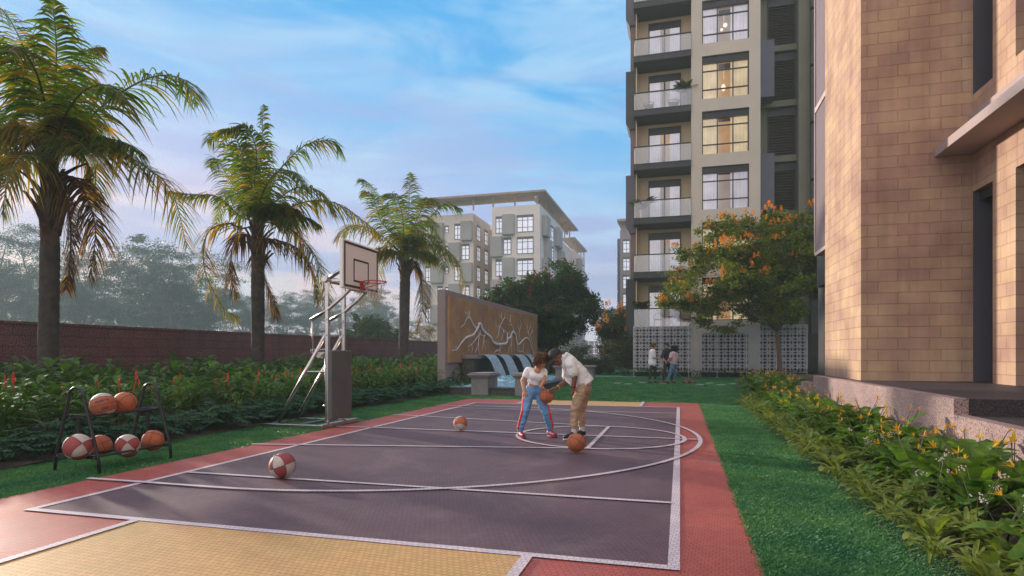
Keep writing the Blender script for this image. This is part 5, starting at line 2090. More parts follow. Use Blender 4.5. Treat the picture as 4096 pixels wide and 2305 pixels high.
def royal(px0, py0, d, head, w0, w1, label, fronds, seed, S, boots):
    """px0,py0: trunk foot; head: pixel of the crown centre; S: pixel scale of one metre"""
    base = at(px0, HY, d)
    base.z = 0
    e = empty('palm_tree', (base.x, base.y, 0), label, 'palm')
    hd = at(head[0], head[1], d)
    zb = at(head[0], boots, d).z          # where the old leaf bases start
    r0, r1 = w0 / 2 / FPX * d, w1 / 2 / FPX * d
    n = 40
    P, rad = [], []
    rg = random.Random(seed)
    for i in range(n + 1):
        t = i / n
        z = zb * t
        P.append((base.x + (hd.x - base.x) * t * zb / hd.z, base.y + (hd.y - base.y) * t * zb / hd.z, z - .05 * (i == 0)))
        rad.append((r0 + (r1 - r0) * min(1, t * 1.4)) * (1 + .25 * math.exp(-t * 14)) * (1 + (.030 if i % 2 else -.022) * rg.uniform(.4, 1.3)))
    t_ = MB().tube(P, rad, 20).build('trunk', M['trunk'], None, smooth=True)
    t_.parent = e
    t_.location = -Vector(e.location)
    # heart of the crown and old leaf bases
    hx_, hy_ = P[-1][0], P[-1][1]
    m = MB()
    m.tube([(hx_, hy_, zb - .05), (hx_, hy_, zb + (hd.z - zb) * .5), (hx_, hy_, hd.z), (hx_, hy_, hd.z + .5)], [r1 * .95, r1 * .85, r1 * .62, r1 * .2], 14)
    c_ = m.build('crown_shaft', M['boot'], None)
    c_.parent = e
    c_.location = -Vector(e.location)
    nb = 26
    for i in range(nb):
        a = i * 2.4 + rg.uniform(-.2, .2)
        zz = zb + (hd.z - zb) * (i / nb) * 1.05
        l_ = rg.uniform(.45, 1.0)
        fl = rg.uniform(.25, .6) + (.5 if rg.random() < .25 else 0)
        dd = Vector((math.cos(a), math.sin(a), 0))
        s_ = Vector((-dd.y, dd.x, 0))
        q = MB()
        rows = []
        for k in range(5):
            t = k / 4
            c = Vector((hx_, hy_, zz)) + dd * (r1 * (.88 - .2 * i / nb) + fl * l_ * t * t) + Vector((0, 0, l_ * t))
            ww = r1 * (.75, .62, .42, .28, .2)[k]
            th = (.05, .05, .04, .03, .02)[k]
            rows.append([c - s_ * ww - dd * .05, c + dd * th, c + s_ * ww - dd * .05, c - dd * th])
        o_ = []
        for rw in rows:
            o_ += rw
        fs = []
        for k in range(4):
            for z_ in range(4):
                fs.append((k * 4 + z_, k * 4 + (z_ + 1) % 4, (k + 1) * 4 + (z_ + 1) % 4, (k + 1) * 4 + z_))
        fs += [(3, 2, 1, 0), (16, 17, 18, 19)]
        q.add(o_, fs)
        lbo = q.build('leaf_base', M['boot'], None)
        lbo.parent = e
        lbo.location = -Vector(e.location)
    fronds = list(fronds)
    hu, hv = head[0] / 1.59, head[1] / 1.59
    kpx = S / 1.59
    for q in range(9):
        a = rg.uniform(0, 2 * PI)
        el = rg.choice([1.35, 1.15, .9, .9, .6, .6])
        l_ = rg.uniform(1.7, 2.5)
        cx_, cz_ = math.cos(a) * math.cos(el), math.sin(el)
        dy_ = math.sin(a) * math.cos(el)
        pts_ = []
        for t in (.4, .75, 1.0):
            dr = .55 * l_ * t ** 2.2 * (1.25 - .4 * el)
            pts_.append((hu + kpx * l_ * t * cx_ * 1.15, hv - kpx * (l_ * t * cz_ - dr), l_ * t * dy_ * 1.15))
        fronds.append(('g' if rg.random() < .7 else 'y', pts_, .5 * (1 if S > 100 else 1.15)))
    for i, (kind, pts, ll) in enumerate(fronds):
        W_ = []
        st = Vector((hx_, hy_, hd.z + .05)) if kind != 'd' else Vector((hx_, hy_, (zb + hd.z) / 2 + .2))
        W_.append(st)
        for (u, v, dz) in pts:
            W_.append(at(u * 1.59, v * 1.59, d + dz))
        mats = {'g': [M['palm'], M['palm_y']], 'y': [M['palm_y'], M['palm']], 'd': [M['palm_d'], M['palm_y']]}[kind]
        f = frond('frond', W_, ll * (1.25 if kind == 'd' else 1), None, mats, seed * 100 + i, 110 if kind == 'd' else (84 if ll > .55 else 72), .55 if kind != 'd' else .75, .22 if kind == 'g' else .3)
        f.parent = e
        f.location = -Vector(e.location)
    return e


P1 = [
    ('g', [(135, 260, 0), (142, 130, -.3), (132, 0, -.5)], .80),
    ('g', [(105, 250, .4), (60, 120, .8), (10, 30, 1.2), (-50, -10, 1.4)], .75),
    ('g', [(90, 280, -.5), (20, 170, -1.0), (-60, 110, -1.6), (-130, 130, -2)], .75),
    ('g', [(60, 330, .3), (-30, 270, .8), (-110, 270, 1.1), (-190, 340, 1.3)], .75),
    ('y', [(70, 385, 0), (30, 395, -.2), (-20, 420, -.6), (-60, 480, -.9)], .60),
    ('g', [(150, 280, .5), (185, 190, 1.0), (215, 130, 1.5), (250, 120, 1.8)], .60),
    ('g', [(190, 330, .2), (280, 250, .1), (380, 195, -.1), (460, 200, -.3), (497, 262, -.4)], .72),
    ('y', [(190, 370, -.2), (260, 370, -.5), (350, 410, -.8), (430, 480, -1), (470, 620, -1.1)], .66),
    ('y', [(170, 360, .6), (215, 375, 1.0), (240, 430, 1.3), (235, 520, 1.5)], .50),
    ('d', [(180, 445, -.2), (215, 490, -.4), (240, 580, -.5), (225, 700, -.6)], .46),
    ('d', [(165, 500, .5), (178, 580, .6), (175, 660, .6), (168, 730, .5)], .34),
    ('g', [(110, 250, -.9), (85, 170, -1.6), (50, 120, -2.2), (20, 130, -2.6)], .7),
    ('g', [(165, 290, -.8), (210, 230, -1.5), (270, 215, -2.0), (320, 260, -2.2)], .62),
    ('g', [(95, 330, 1.0), (40, 300, 1.8), (-10, 320, 2.3), (-40, 390, 2.6)], .65),
    ('g', [(150, 320, 1.2), (190, 290, 2.0), (230, 300, 2.5), (270, 360, 2.8)], .60),
    ('y', [(90, 390, -.8), (50, 400, -1.4), (20, 460, -1.7), (5, 540, -1.8)], .50),
]
royal(190, 1634, 14.4, (205, 615), 74, 68, 'tallest looking palm at the left, close behind the ball rack', P1, 3, 168, 985)
P2 = [
    ('g', [(648, 470, 0), (658, 370, .2), (662, 265, .3)], .66),
    ('g', [(625, 480, .3), (590, 400, .7), (555, 340, 1.0), (522, 355, 1.1)], .60),
    ('g', [(632, 470, -.5), (610, 390, -1.0), (585, 330, -1.4), (560, 330, -1.7)], .60),
    ('g', [(610, 500, .6), (570, 440, 1.3), (545, 400, 1.8), (528, 420, 2.1)], .52),
    ('g', [(665, 490, .2), (710, 420, .5), (770, 365, .6), (835, 355, .6), (855, 385, .6)], .62),
    ('g', [(680, 520, -.4), (740, 475, -.9), (800, 480, -1.2), (845, 540, -1.3)], .58),
    ('y', [(690, 545, .1), (760, 510, .2), (840, 510, .2), (920, 560, .1), (950, 590, 0)], .56),
    ('y', [(680, 560, -.5), (735, 580, -.9), (790, 640, -1.1), (815, 720, -1.2), (822, 790, -1.2)], .56),
    ('g', [(600, 540, -.1), (545, 495, -.3), (480, 490, -.5), (420, 480, -.6)], .50),
    ('y', [(610, 575, -.2), (570, 562, -.6), (520, 590, -.8), (515, 680, -.9), (560, 770, -.9), (600, 800, -.8)], .52),
    ('d', [(620, 590, .2), (590, 610, .2), (578, 680, .1), (598, 750, 0)], .42),
    ('d', [(650, 640, .4), (665, 700, .5), (690, 760, .5), (693, 800, .5)], .34),
    ('d', [(665, 600, -.3), (740, 620, -.6), (785, 680, -.7), (800, 770, -.7)], .36),
    ('g', [(640, 480, 1.0), (620, 420, 1.9), (640, 380, 2.6), (680, 380, 3.1)], .58),
    ('g', [(655, 500, -1.0), (690, 440, -1.9), (730, 430, -2.6), (770, 470, -3)], .56),
    ('g', [(615, 510, .8), (580, 480, 1.6), (560, 500, 2.1), (545, 560, 2.4)], .5),
    ('y', [(670, 540, 1.0), (710, 530, 1.6), (745, 570, 2.0), (765, 640, 2.2)], .5),
    ('g', [(640, 470, -.7), (645, 380, -1.2), (620, 320, -1.6), (590, 320, -1.9)], .55),
]
royal(1033, 1560, 21.5, (1030, 900), 47, 51, 'middle palm with hanging brown fronds, left of the basketball stand', P2, 5, 112, 1090)
P3 = [
    ('g', [(1022, 580, 0), (1030, 500, .3), (1030, 435, .5)], .90),
    ('g', [(1005, 590, .5), (965, 520, 1.1), (930, 465, 1.5), (908, 452, 1.7)], .78),
    ('g', [(1000, 600, -.6), (960, 560, -1.4), (940, 500, -2), (915, 480, -2.5)], .7),
    ('y', [(985, 615, .1), (930, 575, .3), (880, 570, .4), (845, 600, .5)], .78),
    ('y', [(990, 635, -.3), (950, 625, -.8), (915, 680, -1.1), (905, 770, -1.2)], .70),
    ('g', [(1045, 600, .3), (1080, 550, .6), (1120, 515, .8), (1160, 525, .9)], .76),
    ('y', [(1055, 620, 0), (1105, 620, 0), (1150, 660, -.1), (1170, 745, -.2)], .76),
    ('g', [(1040, 600, -.8), (1080, 590, -1.6), (1110, 620, -2.2), (1115, 680, -2.5)], .70),
    ('d', [(1040, 660, .2), (1060, 700, .3), (1062, 780, .3), (1050, 820, .3)], .52),
    ('g', [(1020, 590, 1.3), (1000, 540, 2.4), (975, 520, 3.2), (950, 540, 3.8)], .7),
    ('g', [(1030, 590, 1.5), (1060, 560, 2.5), (1085, 560, 3.3), (1105, 600, 3.9)], .7),
    ('g', [(1015, 590, -1.2), (1010, 530, -2.2), (990, 490, -3.0), (970, 490, -3.6)], .7),
    ('y', [(995, 640, .9), (960, 650, 1.7), (945, 710, 2.1), (940, 770, 2.2)], .55),
    ('g', [(1035, 585, -.4), (1060, 530, -1), (1075, 500, -1.5), (1100, 510, -2)], .65),
]
royal(1612, 1520, 33, (1622, 1030), 38, 42, 'farthest and slimmest palm, right of the backboard by the fountain wall', P3, 9, 73, 1125)

# ================================================================ planting beds
def blade_leaf(m, c, az, el, l, w, bend, rg, seg=6, fold=.25, stalk=.25, shape=.8, mi=0, wave=0.0):
    """broad leaf folded on its midrib, curving over"""
    d = Vector((math.cos(az), math.sin(az), 0))
    s_ = Vector((-d.y, d.x, 0))
    rows = []
    p = Vector(c)
    a = el
    step = l / seg
    st = p.copy()
    if stalk > 0:
        q = p + (d * math.cos(el) + Vector((0, 0, math.sin(el)))) * stalk
        m.quad(p - s_ * .006, p + s_ * .006, q + s_ * .005, q - s_ * .005, mi)
        p = q
    for k in range(seg + 1):
        t = k / seg
        ww = w * (math.sin(PI * (t * .93 + .035)) ** shape)
        up = Vector((0, 0, 1)) * math.cos(a) - d * math.sin(a)
        wz = wave * math.sin(k * 2.4 + az)
        rows.append((p - s_ * ww + up * (ww * fold + wz * ww), p, p + s_ * ww + up * (ww * fold - wz * ww)))
        p = p + (d * math.cos(a) + Vector((0, 0, math.sin(a)))) * step
        a -= bend / seg
    for k in range(seg):
        A, B = rows[k], rows[k + 1]
        m.quad(A[0], A[1], B[1], B[0], mi)
        m.quad(A[1], A[2], B[2], B[1], mi)


def plant_proto(name, cat, group, kind, seed):
    rg = random.Random(seed)
    e = empty(name, (0, 0, 0), '', cat, group)
    m = MB()
    if kind == 'shrub':            # tall broad-leaved shrub at the back
        for s_ in range(9):
            a = rg.uniform(0, 2 * PI)
            r_ = rg.uniform(.05, .5)
            b = Vector((r_ * math.cos(a), r_ * math.sin(a), 0))
            tp = b * 1.5 + Vector((0, 0, rg.uniform(.55, 1.0)))
            m.tube([b * .3, tp], [.014, .008], 5)
            for q in range(8):
                blade_leaf(m, tp + Vector((0, 0, -q * .06)), q * 2.4 + rg.random(), rg.uniform(.3, 1.2) - q * .06, rg.uniform(.28, .42), rg.uniform(.06, .095), rg.uniform(.8, 1.6), rg, 5, .25, .04)
    elif kind == 'ginger':
        for s_ in range(8):
            a = rg.uniform(0, 2 * PI)
            b = Vector((.22 * math.cos(a), .22 * math.sin(a), 0)) * rg.random() * 1.6
            h = rg.uniform(.4, .75)
            tp = b * 1.7 + Vector((0, 0, h))
            m.tube([b * .4, tp], [.010, .006], 5)
            for q in range(9):
                t = .25 + .75 * q / 8
                c = (b * .4).lerp(tp, t)
                blade_leaf(m, c, a + (q % 2) * PI + rg.uniform(-.5, .5), rg.uniform(.3, .9), rg.uniform(.26, .40), rg.uniform(.032, .052), rg.uniform(.9, 1.7), rg, 5, .3, .02)
    elif kind == 'fern':           # low lobed ground cover
        for s_ in range(17):
            a = rg.uniform(0, 2 * PI)
            el = rg.uniform(.25, 1.1)
            l_ = rg.uniform(.16, .38)
            d = Vector((math.cos(a) * math.cos(el), math.sin(a) * math.cos(el), math.sin(el)))
            hub = d * l_ + Vector((rg.uniform(-.1, .1), rg.uniform(-.1, .1), .05))
            m.tube([(0, 0, .02), hub], .005, 4)
            R_ = rg.uniform(.10, .17)
            dz = rg.uniform(-.5, .1)
            for q in range(9):
                t = (q / 8 - .5) * 4.2
                az = a + t
                l2 = R_ * (1 - .35 * abs(t) / 2.1)
                blade_leaf(m, hub, az, dz * math.cos(t) + .15, l2, .026, .7, rg, 3, .2, 0, .7)
    elif kind == 'paddle':         # bird of paradise
        for s_ in range(18):
            a = s_ * 2.4 + rg.uniform(-.4, .4)
            el = rg.uniform(.45, 1.25)
            blade_leaf(m, (rg.uniform(-.06, .06), rg.uniform(-.06, .06), .02), a, el, rg.uniform(.30, .46), rg.uniform(.075, .115), rg.uniform(.7, 1.7), rg, 9, .22, rg.uniform(.10, .26), .55, 0, .12)
    elif kind == 'hosta':
        for s_ in range(15):
            a = s_ * 2.4 + rg.uniform(-.4, .4)
            blade_leaf(m, (0, 0, .01), a, rg.uniform(.4, 1.2), rg.uniform(.12, .20), rg.uniform(.03, .045), rg.uniform(.8, 1.5), rg, 5, .25, rg.uniform(.03, .10), .6)
    elif kind == 'strap':
        for s_ in range(32):
            a = rg.uniform(0, 2 * PI)
            blade_leaf(m, (rg.uniform(-.05, .05), rg.uniform(-.05, .05), .01), a, rg.uniform(.5, 1.4), rg.uniform(.18, .32), rg.uniform(.009, .017), rg.uniform(.9, 2.0), rg, 6, .2, 0, .5, 0, .3)
    elif kind == 'hedge':
        for s_ in range(230):
            a = rg.uniform(0, 2 * PI)
            c = (rg.uniform(-.5, .5), rg.uniform(-.3, .3), rg.uniform(.02, .40))
            blade_leaf(m, c, a, rg.uniform(0, 1.3), rg.uniform(.09, .16), .022, 1.2, rg, 3, .2, 0)
    mat = dict(shrub='gleaf', ginger='gleaf', fern='gleaf2', paddle='pleaf', hosta='eleaf', strap='eleaf', hedge='fol')[kind]
    m.build('foliage', M[mat], e)
    if kind == 'ginger':
        for q in range(2 * (seed % 2)):
            f = MB()
            a = rg.uniform(0, 2 * PI)
            b = Vector((.28 * math.cos(a), .28 * math.sin(a), rg.uniform(.60, .76)))
            f.tube([b * Vector((.4, .4, .0)) if False else Vector((b.x * .4, b.y * .4, .1)), b], .006, 4)
            for k in range(22):
                t = k / 21
                blade_leaf(f, b + Vector((0, 0, .13 * t - .02)), k * 2.4, .9 + .4 * t, .05 * (1.15 - t * .7), .010, .5, rg, 2, .1, 0)
            f.build('flower', M['torch'], e)
    if kind == 'paddle':
        for q in range(3 + seed % 2):
            f = MB()
            a = rg.uniform(0, 2 * PI)
            el = rg.uniform(.75, 1.35)
            l_ = rg.uniform(.50, .68)
            d = Vector((math.cos(a) * math.cos(el), math.sin(a) * math.cos(el), math.sin(el)))
            b = d * l_
            f.tube([(0, 0, .05), d * l_ * .5 + Vector((0, 0, .03)), b], .005, 4, mi=0)
            fl = MB()
            n_ = rg.randint(6, 9)
            for k in range(n_):
                az = a + rg.uniform(-1.3, 1.3)
                blade_leaf(fl, b, az, rg.uniform(-.1, 1.4), rg.uniform(.05, .095), .007, -.3, rg, 3, .3, 0, .6)
            blade_leaf(fl, b, a, .1, .10, .008, .2, rg, 3, .3, 0, .6)
            f.v += [tuple(v) for v in fl.v]
            base_ = len(f.v) - len(fl.v)
            f.f += [tuple(i + base_ for i in q_) for q_ in fl.f]
            f.mi += [1] * len(fl.f)
            f.build('flower', [M['rachis'], M['yflow']], e)
    return e


def scatter(protos, spots, labf):
    """spots: (x, y, scale); first uses move the prototype itself"""
    used_ = set()
    for i, (x, y, s_) in enumerate(spots):
        k = i % len(protos)
        o = protos[k] if k not in used_ else copy_tree(protos[k])
        used_.add(k)
        place(o, x, y, .04, rnd.uniform(0, 2 * PI), s_, labf(x, y, i))


def zone_left(what):
    def f(x, y, i):
        if y < 9.2:
            z = 'behind the ball rack'
        elif y < 13.5:
            z = 'between rack and basketball stand'
        elif y < 18:
            z = 'around the basketball stand'
        else:
            z = 'between the stand and the fountain wall'
        return f'{what} {z}'
    return f


vis = lambda x, y: y > .62 * abs(x) and not (y > 23.6 and x > -9.0)
sp = []
y = 4.2
while y < 24:
    for x in (-7.45, -7.85):
        if vis(x, y):
            sp.append((x + rnd.uniform(-.08, .08), y + rnd.uniform(-.1, .1), rnd.uniform(.85, 1.2)))
    y += .48
pf = [plant_proto('ground_cover_plant', 'plant', 'low lobed plants along the left lawn strip', 'fern', 100 + i) for i in range(3)]
scatter(pf, sp, zone_left('low blue green lobed plant'))
sp = []
y = 5
while y < 27:
    for x in (-8.5, -9.3, -10.2):
        if vis(x, y):
            sp.append((x + rnd.uniform(-.25, .25), y + rnd.uniform(-.3, .3), rnd.uniform(.9, 1.2)))
    y += .85 + .02 * y
pg = [plant_proto('ginger_plant', 'plant', 'ginger plants in the left bed', 'ginger', 120 + i) for i in range(4)]
scatter(pg, sp, zone_left('leafy ginger plant in the left bed'))
sp = []
y = 6
while y < 40:
    for x in (-11.4, -12.7, -14.2, -15.8, -16.9):
        if vis(x, y) and rnd.random() < .93:
            sp.append((x + rnd.uniform(-.35, .35), y + rnd.uniform(-.35, .35), rnd.uniform(.72, 1.1)))
    y += 1.25 + .015 * y
psb = [plant_proto('broad_leaf_shrub', 'shrub', 'broad leaved shrubs along the boundary wall', 'shrub', 140 + i) for i in range(4)]
scatter(psb, sp, zone_left('tall broad leaved shrub by the maroon wall'))

# right border
sp = []
y = 4.0
while y < 17.5:
    for x in (2.2, 2.68):
        if y > 1.8 * x:
            sp.append((x + rnd.uniform(-.1, .12), y + rnd.uniform(-.15, .15), rnd.uniform(.74, 1.0) * (1 if x > 2.5 else .9)))
    y += .62
pp = [plant_proto('bird_of_paradise_plant', 'plant', 'yellow flowered paddle leaf plants in the right border', 'paddle', 160 + i) for i in range(5)]


def zone_right(what):
    def f(x, y, i):
        z = 'nearest the camera' if y < 6.5 else ('below the lower plinth' if y < 9 else ('by the plinth step' if y < 12.5 else 'at the far end of the plinth'))
        return f'{what} {z}'
    return f


scatter(pp, sp, zone_right('big leaved yellow flowered plant in the right border'))
sp1, sp2 = [], []
y = 3.3
i = 0
while y < 19:
    for x in (1.58, 1.88):
        xx = x + max(0, y - 16) * .16
        (sp1 if (i // 3 + (x > 1.7)) % 2 else sp2).append((xx + rnd.uniform(-.07, .07), y + rnd.uniform(-.06, .06), rnd.uniform(.85, 1.25)))
        i += 1
    y += .27
ph = [plant_proto('edging_plant', 'plant', 'light leaved edging plants beside the right lawn', 'hosta', 180 + i) for i in range(3)]
scatter(ph, sp1, zone_right('small pale broad leaved edging plant beside the lawn'))
ps = [plant_proto('strap_leaf_plant', 'plant', 'strap leaved edging plants beside the right lawn', 'strap', 190 + i) for i in range(3)]
scatter(ps, sp2, zone_right('small strap leaved edging plant beside the lawn'))
# small white flowers
def white_proto(seed):
    rg = random.Random(seed)
    e = empty('white_flower_plant', (0, 0, 0), '', 'flower', 'thin white flowers in the right border')
    st = MB()
    fl = MB()
    for q in range(4):
        a = rg.uniform(0, 2 * PI)
        tp = Vector((.13 * math.cos(a), .13 * math.sin(a), rg.uniform(.28, .45)))
        st.tube([(0, 0, 0), tp * .5 + Vector((0, 0, .05)), tp], .003, 4)
        for k in range(9):
            c = tp + Vector((rg.gauss(0, .018), rg.gauss(0, .018), rg.gauss(0, .012)))
            fl.ell(c, .0058, None, 6, 4)
    st.build('stem', M['rachis'], e)
    fl.build('flower', M['wflow'], e)
    return e


wp = [white_proto(i) for i in (1, 2)]
scatter(wp, [(1.98, 4.55, .9), (1.98, 5.6, 1), (2.0, 7.2, 1), (1.96, 7.6, .9), (2.05, 11, .9), (1.98, 4.9, 1)], zone_right('wispy plant with tiny white flowers'))
# plants around the far tree foot
sp = []
for i in range(24):
    t = i / 23
    y = 18.0 + t * 11
    x0 = 1.9 + (y - 18) * .085
    sp.append((x0 + rnd.uniform(0, 1.6), y + rnd.uniform(-.3, .3), rnd.uniform(.8, 1.05)))
pp2 = [copy_tree(pp[0]), copy_tree(pp[2])]
for o in pp2:
    o['group'] = 'yellow flowered plants before the orange tree'
scatter(pp2, sp, lambda x, y, i: 'yellow flowered plant in the far bed before the orange tree trunk' if y > 23 else 'yellow flowered plant in the far bed past the end of the plinth')
# hedge before the lattice screen
hp_ = [plant_proto('hedge_shrub', 'hedge', 'low dark hedge shrubs under the lattice screen', 'hedge', 200 + i) for i in range(2)]
sp = []
x = SX0 - .6
while x < 6.4:
    sp.append((x, 33.35 + rnd.uniform(-.08, .08), rnd.uniform(.9, 1.15)))
    x += .62
scatter(hp_, sp, lambda x, y, i: 'low dark hedge shrub under the left half of the lattice screen' if x < 1.2 else 'low dark hedge shrub under the right half of the lattice screen')

# planter edge and slatted bench by the tree
struct(MB().box(3.0, 9, 27.6, 27.9, 0, .42).build('planter_kerb', M['wood']))
bn = empty('slatted_bench', (2.5, 22.5, 0), 'low brown slatted bench end beside the far flower bed', 'bench')
c0 = gnd(2990, 1562)
for i in range(9):
    a = i / 8
    x = c0.x - .35 + .085 * i
    MB().tube([(x, c0.y + .05, .0), (x, c0.y - .01 + .02 * math.sin(a * 3), .30), (x, c0.y + .06, .37), (x, c0.y + .6, .37)], .017, 6).build('slat', M['wood'], bn)

# stepping stones
for i, (u, v) in enumerate([(2470, 1535), (2511, 1538), (2568, 1532), (2656, 1535), (2800, 1541), (2838, 1535), (2883, 1541), (2935, 1537)]):
    p = gnd(u, v)
    m = MB()
    rg = random.Random(i)
    a0 = rg.uniform(-.5, .5)
    P = []
    for q in range(8):
        a = a0 + q * PI / 4
        P.append((p.x + .19 * math.cos(a) * rg.uniform(.85, 1.1), p.y + .42 * math.sin(a) * rg.uniform(.85, 1.1), 0.002))
    m.prism(P, (0, 0, .025))
    o = m.build('stepping_stone', M['paver'])
    tag(o, ['grey stepping stone farthest left in the lawn', 'second stepping stone from the left in the lawn', 'stepping stone just left of the man in the white shirt', 'stepping stone at the feet of the standing group', 'stepping stone at the nose of the lying dog', 'first stepping stone right of the dog', 'slanted stepping stone left of the last one', 'stepping stone farthest right, near the slatted bench'][i], 'paver', 'stepping stones across the lawn')

# ================================================================ grass blades (nobody could count them)
def grass(name, regions, label):
    Vs = []
    rs = np.random.RandomState(5)
    for (x0, x1, y0, y1, dens, h, w_) in regions:
        n = int((x1 - x0) * (y1 - y0) * dens)
        x = rs.uniform(x0, x1, n)
        yy = rs.uniform(y0, y1, n)
        k = (yy > .5 * np.abs(x))
        x, yy = x[k], yy[k]
        n = len(x)
        az = rs.uniform(0, 2 * PI, n)
        az2 = az + rs.uniform(-.6, .6, n) + PI / 2
        hh = h * rs.uniform(.5, 1.25, n)
        le = h * rs.uniform(.2, 1.5, n)
        wx_, wy_ = np.cos(az2) * w_, np.sin(az2) * w_
        a = np.stack([x - wx_, yy - wy_, np.zeros(n)], 1)
        b = np.stack([x + wx_, yy + wy_, np.zeros(n)], 1)
        mx_, my_ = x + np.cos(az) * le * .45, yy + np.sin(az) * le * .45
        c = np.stack([mx_ + wx_ * .8, my_ + wy_ * .8, hh * .75], 1)
        d = np.stack([x + np.cos(az) * le, yy + np.sin(az) * le, hh], 1)
        Vs.append(np.stack([a, b, c, d], 1).reshape(-1, 3))
    V = np.concatenate(Vs)
    F = np.arange(len(V)).reshape(-1, 4)
    o = np_mesh(name, V, F, M['blade'])
    tag(o, label, 'grass', kind='stuff')
    return o


grass('grass', [
    (.455, 1.65, 2.0, 6.5, 15000, .024, .0022), (.465, 1.7, 6.5, 12, 8000, .026, .003), (.47, 2.0, 12, 17, 4500, .028, .0045),
    (-7.4, -5.81, 2.5, 8, 8000, .026, .003), (-7.4, -5.81, 8, 17, 4000, .028, .0045),
    (-7.2, 3.0, 16.41, 24, 1500, .03, .007), (-4.5, 4.5, 24, 33.4, 700, .03, .011),
], 'short dark green grass around the court')

# ================================================================ people
DG = None


def bake(o, voxel, smooth=3):
    """fuse the overlapping volumes into one skin"""
    r = o.modifiers.new('r', 'REMESH')
    r.mode = 'VOXEL'
    r.voxel_size = voxel
    s = o.modifiers.new('s', 'SMOOTH')
    s.factor = .5
    s.iterations = smooth
    dg = bpy.context.evaluated_depsgraph_get()
    me = bpy.data.meshes.new_from_object(o.evaluated_get(dg))
    me.name = o.name
    o.modifiers.clear()
    old = o.data
    mats = [m for m in old.materials]
    o.data = me
    me.materials.clear()
    for m in mats:
        me.materials.append(m)
    me.polygons.foreach_set('use_smooth', [True] * len(me.polygons))
    bpy.data.meshes.remove(old)
    return o


def wrinkle(o, amp, sc, seed=0):
    """cloth folds pressed along the normals"""
    from mathutils import noise
    me = o.data
    ns = [v.normal.copy() for v in me.vertices]
    for v, n in zip(me.vertices, ns):
        q = v.co * sc + Vector((seed, seed * 2, 0))
        q.z *= 1.6
        v.co += n * (noise.fractal(q, 1.0, 2.0, 3) * amp)
    me.update()


class Body:
    """a figure laid out from joints in 3-D; volumes fused into continuous meshes"""

    def __init__(s, name, loc, label, cat='person'):
        s.e = empty(name, loc, label, cat)

    def vol(s, name, prims, mat, voxel, smooth=3, wr=None, parent=None):
        m = MB()
        for p in prims:
            k = p[0]
            if k == 't':
                m.tube([p[1], Vector(p[1]).lerp(Vector(p[2]), .5), p[2]], [p[3], (p[3] + p[4]) / 2, p[4]], 20, True, 0, *(p[5:] if len(p) > 5 else ()))
            elif k == 'c':
                m.cap(p[1], p[2], p[3], p[4], 14, *(p[5:] if len(p) > 5 else ()))
            elif k == 'e':
                m.ell(p[1], p[2], p[3] if len(p) > 3 else None, 20, 14)
        o = m.build(name, mat)
        bake(o, voxel, smooth)
        if wr:
            wrinkle(o, wr[0], wr[1], wr[2] if len(wr) > 2 else 0)
        par = parent or s.e
        o.parent = par
        o.location = -Vector(s.e.location) if parent is None else (0, 0, 0)
        return o


def rotmat(fwd, up):
    f = Vector(fwd).normalized()
    u = Vector(up)
    l_ = u.cross(f).normalized()
    u = f.cross(l_).normalized()
    return Matrix((f, l_, u)).transposed()     # columns: front, left, up


def hand(prims, wrist, d, palm_n, size, curl=.5, side_=1):
    """palm and five separate fingers; d: direction, palm_n: palm normal"""
    d = Vector(d).normalized()
    n = Vector(palm_n).normalized()
    s_ = d.cross(n).normalized()
    n = s_.cross(d).normalized()
    W_ = Vector(wrist)
    k = size / .18
    palm_c = W_ + d * .045 * k
    prims.append(('c', W_, W_ + d * .07 * k, .022 * k, .026 * k))
    prims.append(('c', W_ + d * .02 * k + s_ * .018 * k, W_ + d * .078 * k + s_ * .026 * k, .017 * k, .015 * k))
    prims.append(('c', W_ + d * .02 * k - s_ * .018 * k, W_ + d * .078 * k - s_ * .026 * k, .017 * k, .014 * k))
    for i, (off, ln) in enumerate(((.030, .062), (.011, .072), (-.010, .068), (-.030, .052))):
        b = W_ + d * .078 * k + s_ * off * k
        p = b
        ang = curl * .5
        for q, fr in enumerate((.42, .32, .26)):
            dd = (d * math.cos(ang) + n * math.sin(ang) + s_ * off * 3).normalized()
            p2 = p + dd * ln * fr * k
            prims.append(('c', p, p2, (.0092 - .0008 * q) * k, (.0084 - .0008 * q) * k))
            p = p2
            ang += curl * .8
    b = W_ + d * .022 * k + s_ * .028 * k * side_
    p = b
    for q, fr in enumerate((.034, .028, .024)):
        dd = (d * (.55 + .2 * q) + s_ * (.8 - .3 * q) * side_ + n * (.35 + curl * .3 * q)).normalized()
        p2 = p + dd * fr * k
        prims.append(('c', p, p2, (.0115 - .001 * q) * k, (.010 - .001 * q) * k))
        p = p2


